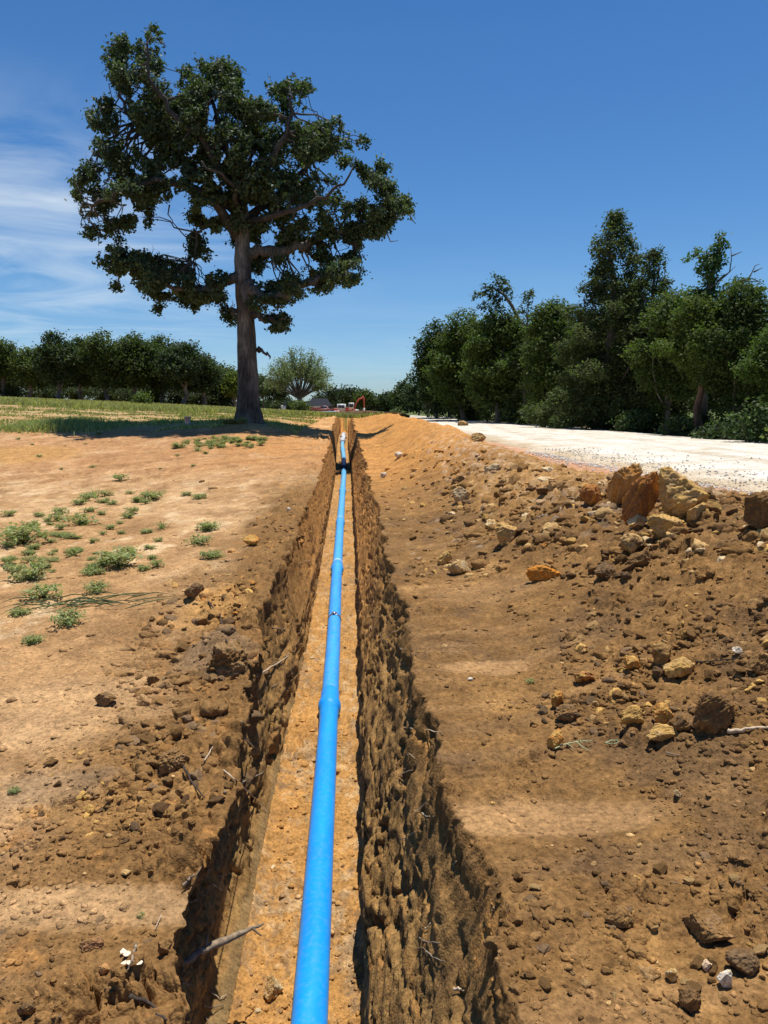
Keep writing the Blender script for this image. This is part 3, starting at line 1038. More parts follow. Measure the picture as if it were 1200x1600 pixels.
def rock_arrays(seed, dims, level=3, planes=12, rough=.12):
    rs = np.random.RandomState(seed)
    V, Fc = ICO[level]
    P = V.copy()
    for _ in range(planes):
        n = rs.normal(size=3); n /= np.linalg.norm(n)
        d = rs.uniform(.45, .85)
        s = P @ n - d
        P = P - np.outer(np.maximum(s, 0), n)
    o = rs.uniform(0, 50)
    nz = fbm(P[:, 0] * 1.7 + o + P[:, 2], P[:, 1] * 1.7 + P[:, 2] * 1.3 + o, seed, 5, .6)
    nz2 = fbm(P[:, 0] * 7 + o - P[:, 2] * 5, P[:, 1] * 7 + P[:, 2] * 4, seed + 9, 3, .6)
    P = P * (1 + rough * 1.3 * nz + rough * .8 * nz2)[:, None]
    P = P / np.abs(P).max(0)
    return P * np.array(dims) / 2, Fc, nz, nz2


def rock_mesh(seed, dims, color, color2=None, level=3, planes=12, rough=.12):
    P, Fc, nz, nz2 = rock_arrays(seed, dims, level, planes, rough)
    c = np.array(color)[None] * (1 + .5 * nz2[:, None])
    if color2 is not None:
        f = sst(-.1, .25, nz)[:, None]
        c = c * (1 - f) + np.array(color2) * f
    return mesh_np('clod', P, None, Fc, np.clip(c, .01, .9), mat=M_ROCK)


BR = (.25, .14, .053); DB = (.175, .10, .045); YL = (.54, .33, .10); OR = (.52, .23, .055); TN = (.53, .34, .14); RU = (.34, .15, .055)
PL = (.62, .47, .27); WH = (.78, .72, .62); GY = (.205, .13, .068)


def put_rock(name, label, cat, px, py, wpx, hpx, c1, c2=None, rz=0, tilt=(0, 0), depth=.8, sink=.25, seed=1, level=4, planes=12, rough=.12, group=None):
    """a stone whose near foot is seen at photo pixel (px, py); wpx, hpx its seen width and height"""
    p, n = hit(px, py)
    if p is None:
        return None
    dist = p.y * CP + (EYE - p.z) * SP
    w = wpx / F * dist; h = hpx / F * dist
    o = obj(name, rock_mesh(seed, (w, w * depth, h * (1 + sink)), c1, c2, level, planes, rough))
    o.location = (p.x, p.y + w * depth * .25, p.z + h * (.5 - sink * .5))
    o.rotation_euler = (tilt[0], tilt[1], rz)
    tag(o, label, cat, group)
    return o


ROCKS = [
    ('rock_slab', 'pointed orange-brown slab standing upright beside the white road', 972, 790, 54, 74, OR, TN, .3, (.1, .35), .45, .2, 11, 9),
    ('rock_slab', 'rust-brown slab leaning left against the large tan block', 1008, 816, 66, 82, RU, OR, .2, (.15, .5), .45, .2, 12, 8),
    ('boulder', 'large tan clay block with a pale crumbly top by the road', 1074, 808, 100, 76, TN, YL, .1, (.1, .1), .8, .25, 13, 26),
    ('boulder', 'dark brown boulder at the berm crest, right edge of the view', 1198, 828, 66, 60, BR, DB, .4, (.1, .2), .8, .25, 14, 10),
    ('clay_lump', 'bright orange smooth oval lump on the brown bench', 851, 906, 60, 24, (.62, .25, .04), (.55, .24, .05), 0, (.1, 0), .5, .3, 15, 6),
    ('clay_lump', 'rust red lump left of the upright slabs', 925, 790, 40, 34, RU, OR, .6, (0, .1), .8, .3, 16, 10),
    ('clay_lump', 'tan lump with dark underside above the orange oval lump', 793, 848, 46, 30, TN, YL, .2, (.1, .2), .7, .3, 17, 10),
    ('clay_lump', 'yellow lump, left one of a pair beside the trench', 695, 882, 26, 26, YL, TN, .6, (.1, .1), .9, .25, 18, 9),
    ('clay_lump', 'cream yellow flat lump, right one of a pair beside the trench', 718, 898, 38, 24, TN, PL, .2, (.1, .1), .8, .25, 19, 9),
    ('clay_lump', 'pale broken lump with a dark notch near the berm foot', 722, 784, 34, 24, PL, TN, .4, (.1, -.2), .8, .25, 20, 9),
    ('stone', 'small pale stone alone high on the far bench', 600, 746, 12, 9, PL, WH, .4, (0, 0), .9, .2, 21, 8),
    ('clay_lump', 'round golden lump beside the green twig', 868, 1172, 30, 33, YL, OR, .4, (0, .1), .9, .22, 22, 14),
    ('clay_lump', 'orange clay cube on top of dark clods', 873, 1104, 28, 24, OR, YL, .5, (.1, .2), .8, .2, 23, 7),
    ('clay_lump', 'brown flat clod just below the orange clay cube', 888, 1126, 40, 24, BR, GY, .3, (.1, .2), .9, .25, 24, 7),
    ('clay_lump', 'crumbly golden lump beside the big dark clod', 1038, 1130, 38, 30, YL, OR, .2, (0, .1), .9, .2, 25, 16),
    ('clay_lump', 'long golden lump, lowest of the golden ones on the right', 1036, 1160, 56, 26, YL, TN, .15, (0, .1), .6, .2, 26, 14),
    ('clay_lump', 'angular yellow-brown wedge left of the golden lumps', 993, 1136, 46, 32, (.42, .25, .08), YL, .6, (.1, .3), .7, .2, 27, 6),
    ('clay_lump', 'very large dark brown clod with flat cut faces', 1117, 1143, 74, 62, DB, BR, .5, (.2, .15), .8, .25, 28, 7),
    ('clay_lump', 'brown round clod between golden lump and large dark clod', 1072, 1142, 38, 28, BR, GY, .5, (.1, .1), .8, .25, 29, 9),
    ('clay_lump', 'brown faceted clod at the right edge above the dark clods', 1190, 1052, 42, 34, BR, (.34, .2, .08), .5, (.1, .1), .8, .25, 30, 8),
    ('stone', 'white stone among dark clods on the right slope', 1153, 1024, 20, 13, WH, PL, .5, (0, .3), .8, .2, 31, 8),
    ('clay_lump', 'reddish hollow lump on the right slope', 917, 1068, 38, 22, RU, YL, .1, (0, 0), .8, .2, 32, 9),
    ('clay_lump', 'golden lump under an overhanging brown clod', 986, 1048, 32, 22, YL, OR, .3, (0, 0), .8, .2, 33, 12),
    ('clay_lump', 'wide golden broken lump high on the right slope', 1068, 1060, 54, 32, YL, TN, .2, (.1, .1), .7, .2, 34, 12),
    ('clay_lump', 'olive brown pyramid clod above the golden lumps', 1037, 1040, 36, 34, BR, (.36, .22, .08), .7, (.2, .3), .9, .2, 35, 6),
    ('clay_lump', 'tan capped lump over a dark hollow below the big block', 988, 868, 44, 34, TN, DB, .2, (.1, .2), .8, .2, 36, 9),
    ('clay_lump', 'brown boulder-like clod below the dark hollow', 1003, 885, 50, 30, BR, DB, .4, (.1, .2), .8, .2, 37, 9),
    ('clay_lump', 'dark grey clod with a flat top above the bench', 950, 905, 40, 24, GY, DB, .4, (.1, .2), .8, .2, 38, 7),
    ('clay_lump', 'yellow angular chunk under the rust-brown slab', 1000, 822, 38, 20, PL, YL, .4, (.1, 0), .8, .2, 39, 8),
    ('clay_lump', 'broad crumbly yellow lump in front of the tan block', 1045, 838, 76, 34, YL, TN, .1, (.1, 0), .6, .3, 40, 12),
    ('clay_lump', 'tan chunk at the foot of the tan block, right of its dark gap', 1090, 815, 46, 32, TN, YL, .1, (.1, .3), .7, .3, 41, 8),
    ('stone', 'small cream stone alone on the smooth brown slope', 1060, 1246, 14, 11, PL, TN, .5, (0, .1), .9, .2, 42, 7),
    ('stone', 'pinkish cream stone near the bottom right corner', 1107, 1518, 18, 18, (.66, .46, .34), PL, .5, (0, .1), .9, .2, 43, 8),
    ('stone', 'white crumbly stone right of the pinkish cream stone', 1132, 1542, 26, 28, WH, PL, .2, (0, .1), .7, .3, 44, 12),
    ('stone', 'yellow stone left of the pinkish cream stone', 1051, 1535, 20, 20, YL, PL, .2, (0, .1), .8, .3, 45, 9),
    ('clay_lump', 'large flat brown clod half buried in the lower right slope', 1112, 1472, 66, 44, BR, (.27, .16, .075), .9, (.1, .1), 1.3, .5, 46, 8),
    ('clay_lump', 'ribbed oval brown clod in the lower right', 970, 1448, 44, 28, BR, BR, .9, (.1, .1), 1.1, .45, 47, 8),
    ('clay_lump', 'dark clod with a deep crack at the bottom right', 1085, 1580, 44, 34, DB, BR, .9, (.1, .2), 1.0, .3, 48, 8),
    ('clay_lump', 'dark clod below the large flat one at the right edge', 1165, 1522, 52, 36, GY, DB, .3, (.1, .2), .9, .3, 49, 8),
    ('clay_lump', 'flat dark clod alone on the left dirt', 163, 1101, 38, 18, GY, BR, .2, (0, .1), .8, .3, 50, 7),
    ('stone', 'small orange stone near the bottom left', 162, 1522, 22, 15, (.50, .24, .09), TN, -.6, (0, .1), .6, .3, 51, 8),
    ('clay_lump', 'reddish flat clod at the lower left', 140, 1485, 40, 14, (.33, .17, .08), BR, .1, (0, 0), .8, .35, 52, 8),
    ('clay_lump', 'brown wedge clod near the trench edge, lower left', 255, 1492, 28, 20, BR, BR, .5, (0, .3), .8, .3, 53, 7),
    ('clay_lump', 'brown clod by the bottom left corner casting a dark shadow', 36, 1590, 34, 26, BR, GY, .2, (0, .2), .8, .3, 54, 8),
    ('clay_lump', 'big brown clay block tilted on the left trench edge', 345, 1052, 92, 50, BR, (.30, .19, .09), .5, (.15, .35), 1.1, .9, 63, 6),
    ('clay_lump', 'brown slab overhanging the dark crack on the left edge', 262, 1205, 62, 34, BR, (.29, .17, .075), .3, (.15, .2), .9, .35, 56, 7),
    ('clay_lump', 'dark lump of roots and soil behind the left clay block', 300, 938, 42, 28, GY, DB, .3, (.1, .2), .9, .25, 57, 10),
    ('clay_lump', 'ochre lump left of the trench half way up', 392, 852, 26, 15, YL, OR, .3, (.1, .2), .9, .25, 58, 9),
    ('stone', 'tiny white chip beside the trench on the left', 450, 798, 9, 5, WH, WH, .3, (0, 0), .9, .25, 59, 6),
    ('stone', 'white chip on a smooth pale smear right of the trench', 735, 1064, 9, 6, WH, WH, .3, (0, 0), .9, .25, 60, 6),
    ('stone', 'pale stone lying on the trench floor left of the pipe', 428, 1558, 36, 30, TN, PL, .3, (0, 0), .9, .4, 61, 10),
    ('stone', 'pale pink stone on the far orange berm', 623, 716, 16, 10, WH, PL, .3, (0, 0), .9, .25, 62, 8),
    ('clay_lump', 'grey clod crowning the berm where the road begins', 722, 668, 22, 12, TN, BR, .3, (0, 0), .9, .3, 63, 8),
    ('clay_lump', 'ragged pale clod on the berm below the road edge', 748, 690, 30, 14, TN, BR, .3, (0, 0), .9, .3, 64, 8),
]
for i, rk in enumerate(ROCKS):
    nm, lb, px, py, w, h, c1, c2, rz, tl, dp, sk, sdd, pl = rk
    put_rock(nm, lb, {'rock_slab': 'rock', 'boulder': 'boulder', 'clay_lump': 'clod', 'stone': 'stone'}[nm], px, py, w, h, c1, c2, rz, tl, dp, sk, sdd, 5 if w > 60 else 4, pl, .30 if 'left trench edge' in lb else .19)

# smaller clods: eight shapes, many copies, in the zones where the photograph shows them
PROTO = [rock_mesh(300 + k, (1, rk_, .62), (1, 1, 1), None, 3, 8 + k % 4, .14) for k, rk_ in enumerate([.8, .9, .7, 1, .85, .75, .95, .8])]
for me in PROTO:
    me.materials.clear()


def tint_mats():
    out = []
    for k, c in enumerate([BR, DB, YL, TN, OR, GY]):
        m = M_ROCK.copy()
        m.name = 'clod_soil_tint'
        nt = m.node_tree
        a = [n for n in nt.nodes if n.type == 'ATTRIBUTE'][0]
        lk = [l for l in nt.links if l.from_node == a][0]
        to = lk.to_socket
        c_ = mul(nt, a.outputs['Color'], tuple(c))
        nt.links.new(c_, to)
        out.append(m)
    return out


TINT = tint_mats()
PM = {}
for i, me in enumerate(PROTO):
    for j, m in enumerate(TINT):
        c = me.copy(); c.materials.append(m); PM[i, j] = c
rs = random.Random(4)
CN = ['brown', 'dark brown', 'golden', 'tan', 'orange', 'greyish']
ZONES = [
    # name, label, group, polygon box in photo px, n, size range px, tints
    ('loose clod in the rubble band below the roadside slabs', 'clods in the rubble band by the road', (740, 735, 1190, 850), 62, (9, 26), (0, 1, 2, 3, 0, 2, 5)),
    ('loose clod on the upper right slope among golden lumps', 'clods on the upper right slope', (930, 960, 1195, 1140), 60, (8, 26), (0, 1, 0, 5, 2, 0, 1)),
    ('half buried clod on the lower right slope', 'clods on the lower right slope', (800, 1330, 1195, 1595), 34, (9, 28), (0, 0, 3, 0)),
    ('crumbled clod along the left lip of the trench', 'clods along the left trench lip', (215, 960, 400, 1270), 46, (12, 38), (0, 1, 0, 5, 0)),
    ('clod in the cluster below the orange clay cube', 'dark clods by the orange cube', (820, 1085, 930, 1140), 14, (10, 22), (5, 1, 0)),
    ('clod in the hollow below the tan block', 'dark clods in the hollow', (880, 840, 1010, 905), 22, (12, 28), (1, 5, 1, 0)),
    ('clod on the middle bench right of the trench', 'clods on the middle bench', (640, 700, 800, 860), 26, (6, 17), (0, 3, 1, 4, 2)),
    ('clod scattered on the lower left dirt', 'clods on the lower left dirt', (60, 1180, 270, 1330), 22, (8, 22), (5, 0, 1, 0)),
]
for label, grp, bx, n, sz, tn in ZONES:
    for k in range(n):
        px, py = rs.uniform(bx[0], bx[2]), rs.uniform(bx[1], bx[3])
        if grp.startswith('clods in the rubble') and py < 745 + (px - 740) * .12:
            py += 25
        p, nm = hit(px, py)
        if p is None or p.x > float(RX(p.y)) + 1.0:
            continue
        dist = p.y
        s = (rs.uniform(0, 1) ** 1.8 * (sz[1] - sz[0]) + sz[0]) / F * math.hypot(dist, EYE - p.z)
        ti = rs.choice(tn)
        o = obj('dirt_clod', PM[rs.randrange(8), ti])
        o.location = (p.x, p.y, p.z + s * .12)
        o.scale = (s, s * rs.uniform(.7, 1), s * rs.uniform(.7, 1.1))
        o.rotation_euler = (rs.uniform(-.5, .5), rs.uniform(-.5, .5), rs.uniform(0, 6.28))
        lk = ('small ' if s * F / max(dist, 1) < sz[0] + .25 * (sz[1] - sz[0]) else 'bigger ') + CN[ti] + ' '
        tag(o, lk + label, 'clod', lk + grp)


def scatter_crumbs():
    """thousands of crumbs of soil and grit, nobody could count them: one mesh"""
    rng = np.random.RandomState(8)
    N = 14000
    # sampled evenly over the picture, so that they thin out with distance as seen
    V0, F0 = ICO[0]
    V1, F1 = ICO[1]
    Vs, Ts, Cs = [], [], []
    off = 0
    pal = np.array([BR, BR, DB, YL, TN, (.46, .25, .09), GY, PL, BR, BR])
    cnt = 0
    for k in range(N):
        py = 690 + (1640 - 690) * rng.rand() ** .8
        px = rng.uniform(-60, 1260)
        d = ray(px, py).normalized()
        p, nrm, i, dist = BV.ray_cast(Vector((0, 0, EYE)), d)
        if p is None or p.y > 26:
            continue
        x = p.x; y = p.y
        if x > float(RX(y)) + 1.1:
            continue
        fl, fr = float(fl_left(y)), float(fl_right(y))
        onfloor = fl < x < fr
        if nrm.z < .45 or fl - .30 < x < fl or fr < x < fr + .34:
            continue
        if onfloor and p.z > float(pipe_top(y)) - .16:
            continue
        left = x < fl
        if left and x < fl - 1.2 and rng.rand() < .72:
            continue
        if left and y > 9 and rng.rand() < .6:
            continue
        if fr + .34 <= x < fr + 1.15 and rng.rand() < .6:
            continue
        s = (1.1 + 5.0 * rng.rand() ** 5) / F * dist * (.8 if onfloor else 1)
        Vb, Fb = (V1, F1) if s / dist * F > 3.2 else (V0, F0)
        P = Vb * (1 + .3 * rng.uniform(-1, 1, (len(Vb), 1))) * s * np.array([rng.uniform(.8, 1.3), rng.uniform(.6, 1.1), rng.uniform(.35, .7)])
        a = rng.uniform(0, 6.28); ca, sa = math.cos(a), math.sin(a)
        P = P @ np.array([[ca, sa, 0], [-sa, ca, 0], [0, 0, 1]])
        P = P + np.array([x, y, p.z + s * .08])
        if onfloor:
            c = pal[rng.choice([3, 4, 3, 7, 0, 4])]
        elif left:
            c = pal[rng.choice([0, 2, 4, 0, 6, 0, 4])] if x > fl - 1.2 else pal[rng.choice([4, 0, 5, 4])]
        else:
            c = pal[rng.choice([0, 1, 2, 3, 4, 6, 8, 0, 0, 5, 8])]
            if rng.rand() < .004:
                c = np.array(WH)
        if rng.rand() < .88:
            c = soil_at(i) * 1.12
        Vs.append(P); Ts.append(Fb + off); Cs.append(np.tile(c * rng.uniform(.75, 1.25), (len(P), 1)))
        off += len(P); cnt += 1
    me = mesh_np('soil_crumbs', np.concatenate(Vs), None, np.concatenate(Ts), np.concatenate(Cs), mat=M_ROCK)
    tag(obj('soil_crumbs', me), 'loose crumbs and grit of brown and yellow soil over the dug ground', 'grit', kind='stuff')
    print('crumbs', cnt)


scatter_crumbs()


def rubble(name, label, zones, seed):
    """broken rubble too dense to count, in the bands where it lies"""
    rng = np.random.RandomState(seed)
    V1, F1 = ICO[1]; V2, F2 = ICO[2]
    Vs, Ts, Cs, off = [], [], [], 0
    for (x0, y0, x1, y1, n, s0, s1, pal) in zones:
        for k in range(n):
            u, v = rng.rand(), np.clip(rng.normal(.5, .24), 0, 1)
            px = x0 + (x1 - x0) * u; py = y0 + (y1 - y0) * v
            d = ray(px, py).normalized()
            p, nrm, i, dist = BV.ray_cast(Vector((0, 0, EYE)), d)
            if p is None or p.x > float(RX(p.y)) + 1.0 or fbm(np.array([p.x * 2.2]), np.array([p.y * 2.2]), seed, 2)[0] < -.12:
                continue
            if nrm.z < .3 or float(fl_left(p.y)) - .12 < p.x < float(fl_right(p.y)) + .36:
                continue
            s = (s0 + (s1 - s0) * rng.rand() ** 2.5) / F * dist * .5
            Vb, Fb = (V2, F2) if s / dist * F > 4 else (V1, F1)
            P = Vb.copy()
            for _ in range(6):
                nn = rng.normal(size=3); nn /= np.linalg.norm(nn)
                P = P - np.outer(np.maximum(P @ nn - rng.uniform(.4, .8), 0), nn)
            P = P * (1 + .16 * rng.uniform(-1, 1, (len(Vb), 1))) * s * np.array([rng.uniform(.9, 1.4), rng.uniform(.7, 1.2), rng.uniform(.5, .95)])
            a, b = rng.uniform(0, 6.28), rng.uniform(-.5, .5)
            ca, sa, cb, sb = math.cos(a), math.sin(a), math.cos(b), math.sin(b)
            P = P @ np.array([[cb, 0, sb], [0, 1, 0], [-sb, 0, cb]]) @ np.array([[ca, sa, 0], [-sa, ca, 0], [0, 0, 1]])
            P = P + np.array([p.x, p.y, p.z - s * .28])
            c = (np.array(pal[rng.randint(len(pal))]) if rng.rand() < .28 else soil_at(i) * 1.08) * rng.uniform(.82, 1.15)
            Vs.append(P); Ts.append(Fb + off); off += len(P); Cs.append(np.tile(c, (len(P), 1)))
    me = mesh_np(name, np.concatenate(Vs), None, np.concatenate(Ts), np.concatenate(Cs), mat=M_ROCK)
    tag(obj(name, me), label, 'rubble', kind='stuff')


rubble('clay_rubble', 'broken clay rubble strewn over the spoil berm and the trench lips', [
    (700, 730, 1230, 900, 1700, 5, 30, (BR, TN, YL, BR, DB, PL, TN)),
    (880, 765, 1210, 860, 600, 8, 36, (TN, YL, PL, BR, (.36, .20, .07))),
    (600, 690, 900, 850, 500, 4, 14, (BR, TN, OR, YL, DB)),
    (880, 940, 1230, 1160, 1100, 5, 24, (BR, BR, YL, GY, DB, (.36, .22, .09))),
    (780, 1060, 960, 1140, 150, 6, 18, (GY, DB, BR)),
    (760, 1330, 1250, 1640, 520, 5, 26, (BR, BR, GY, (.33, .2, .085))),
    (190, 930, 420, 1300, 900, 6, 34, (BR, GY, GY, (.31, .19, .085), BR)),
    (250, 890, 400, 970, 260, 4, 14, (YL, OR, TN, YL)),
    (40, 1170, 300, 1360, 330, 5, 20, (GY, BR, DB, YL)),
    (370, 760, 500, 900, 200, 4, 12, (BR, OR, DB)),
    (0, 1380, 300, 1640, 380, 5, 18, (BR, GY, BR)),
    (640, 860, 760, 920, 120, 5, 16, (TN, YL, BR))], 51)


def road_gravel():
    rng = np.random.RandomState(18)
    V1, F1 = ICO[0]
    Vs, Ts, Cs = [], [], []
    off = 0
    for k in range(2600):
        y = 6 + 12 * rng.rand() ** 1.5
        e = float(np.interp(y, [-8, 6, 10, 14, 20, 60], [5.3, 5.1, 4.5, 4.0, 3.6, 1.2]))
        t = rng.exponential(.9)
        x = e - .3 + t * .6 if rng.rand() < .6 else e - rng.exponential(.35)
        if x > e + 6 or x < float(RX(y)) + .3:
            continue
        s = rng.uniform(.007, .015) * (1 + y * .02)
        z = gz(x, y) + (.10 if x > e + .1 else .03) + .06 * math.sin(math.pi * min(1, max(0, (x - e) / 7.5)))
        P = V1 * (1 + .3 * rng.uniform(-1, 1, (12, 1))) * s + np.array([x, y, z - .02])
        Vs.append(P); Ts.append(F1 + off); off += 12
        Cs.append(np.tile(np.array([.74, .70, .62]) * rng.uniform(.7, 1.1), (12, 1)))
    me = mesh_np('road_gravel', np.concatenate(Vs), None, np.concatenate(Ts), np.concatenate(Cs), mat=M_ROCK)
    tag(obj('road_gravel', me), 'loose white limestone gravel spilled along the road edge', 'gravel', kind='stuff')


road_gravel()

# ------------------------------------------------------------------ foliage
def leaves(centres, size, rng, col, colvar=.25, up=.35, aspect=.62, outward=None):
    """rhombic leaf faces at the given points; returns V, Q, C"""
    n = len(centres)
    nrm = rng.normal(size=(n, 3)); nrm[:, 2] = np.abs(nrm[:, 2]) + up
    if outward is not None:
        nrm = nrm + outward * .6
    nrm /= np.linalg.norm(nrm, axis=1)[:, None]
    a = rng.normal(size=(n, 3))
    a -= nrm * (a * nrm).sum(1)[:, None]
    a /= np.linalg.norm(a, axis=1)[:, None]
    b = np.cross(nrm, a)
    s = (size * rng.uniform(.6, 1.35, n))[:, None] * .5
    V = np.stack([centres - a * s, centres + b * s * aspect + nrm * s * .12, centres + a * s, centres - b * s * aspect + nrm * s * .12], 1)
    c = np.asarray(col)
    if c.ndim == 1:
        c = np.tile(c, (n, 1))
    c = c * (1 + colvar * rng.uniform(-1, 1, (n, 1))) * (1 + .1 * rng.uniform(-1, 1, (n, 3)))
    Q = np.arange(4 * n).reshape(n, 4)
    return V.reshape(-1, 3), Q, np.repeat(c, 4, 0)


def tufts(blobs, per_m2, nleaf, rng, tuft_r, flat=.85, pw=2.0):
    """twig-end tufts spread through and over round blobs; blobs = [(centre, radius)]"""
    pts, cid, outw = [], [], []
    for bi, (c, r) in enumerate(blobs):
        n = max(3, int(per_m2 * r ** pw * (.6 ** (2 - pw))))
        d = rng.normal(size=(n, 3)); d /= np.linalg.norm(d, axis=1)[:, None]
        rad = r * rng.uniform(.30, 1.0, n) ** .6
        tc = np.array(c) + d * rad[:, None] * np.array([1, 1, flat])
        k = rng.normal(size=(n, nleaf, 3)) * tuft_r * np.array([1, 1, .7])
        pts.append((tc[:, None, :] + k).reshape(-1, 3))
        cid.append(np.repeat(rng.uniform(0, 1, n), nleaf))
        outw.append(np.repeat(d, nleaf, 0))
    return np.concatenate(pts), np.concatenate(cid), np.concatenate(outw)


def limb_path(a, b, rng, sag=.1, n=6, wig=.08):
    a = np.array(a, float); b = np.array(b, float)
    L = np.linalg.norm(b - a)
    P = []
    ph = rng.uniform(0, 6, 3)
    for i in range(n + 1):
        t = i / n
        p = a * (1 - t) + b * t
        p = p + np.array([math.sin(t * 5 + ph[0]), math.sin(t * 4 + ph[1]), math.sin(t * 6 + ph[2]) * .7]) * wig * L * math.sin(math.pi * t)
        p[2] += sag * L * math.sin(math.pi * t)
        P.append(p)
    return P


def crown_mesh(name, blobs, rng, per_m2, nleaf, tuft_r, size, col, mat, light=1.35, dark=.62, flat=.85, parent=None):
    P, cid, ow = tufts(blobs, per_m2, nleaf, rng, tuft_r, flat)
    f = (dark + (light - dark) * cid)[:, None]
    V, Q, C = leaves(P, size, rng, np.asarray(col)[None] * f, outward=ow)
    return obj(name, mesh_np(name, V, Q, None, np.clip(C, .004, .6), mat=mat), parent)


# ---- the big oak
OAKY = 28.0
BLOBS = """310 80 35,300 130 40,320 170 28,225 110 35,195 150 38,215 190 30,280 190 30,270 240 55,230 230 35,330 240 45,175 290 30,160 340 45,200 360 35,240 310 30,300 310 50,
350 300 50,320 370 50,430 210 35,480 190 45,540 190 42,585 200 28,450 260 50,520 260 55,580 290 40,560 240 40,420 300 45,640 300 35,620 350 45,680 320 35,
700 240 26,740 240 38,785 250 30,772 280 26,730 290 26,735 330 18,400 370 50,460 350 50,520 360 55,470 430 50,400 440 50,340 440 45,290 440 36,180 420 46,190 480 50,
235 470 30,130 500 40,100 530 34,78 570 18,150 560 30,120 610 26,165 600 36,220 570 45,260 520 50,285 600 38,240 650 36,290 640 25,190 660 32,140 690 26,330 500 50,300 570 30,115 688 14,
560 430 60,620 430 55,560 500 50,500 520 40,440 500 45,620 510 60,680 480 55,700 400 50,760 380 42,800 380 38,850 370 32,900 360 32,880 410 34,940 400 26,978 408 12,
920 465 20,962 490 22,830 430 36,780 440 42,740 500 50,700 560 55,640 580 50,580 580 45,540 600 38,600 650 40,660 640 48,720 620 46,780 560 48,820 530 34,870 540 28,
830 600 42,890 590 32,860 645 30,920 620 32,950 650 26,975 600 26,780 660 35,720 680 35,590 700 38,640 690 32,1040 480 28,1020 530 34,1050 550 30,1030 600 40,1080 600 30,1108 590 22,
1000 640 36,1060 640 24,1020 680 26,960 680 26,1112 618 14,985 505 14,450 640 28,455 700 24,450 740 26,440 790 22,490 650 22,210 712 9,198 755 18,220 790 24,205 850 10,260 780 26,
310 780 34,350 800 36,300 850 26,330 880 30,390 830 36,400 880 34,440 850 42,470 890 30,500 860 36,522 890 20,345 930 14,440 910 20,420 800 22,650 780 32,640 740 28,
700 860 24,680 882 24,750 835 26,735 870 20,810 820 24,860 820 22,905 790 30,940 770 26,960 802 14,930 735 34,880 765 26,870 850 10,770 884 9,840 755 24,950 720 16,
700 745 20,780 745 24,560 930 22,562 958 15,700 950 20,728 958 17,716 984 8,560 390 50,640 400 50,480 300 45,360 350 40,600 470 50,500 450 50,660 540 45"""


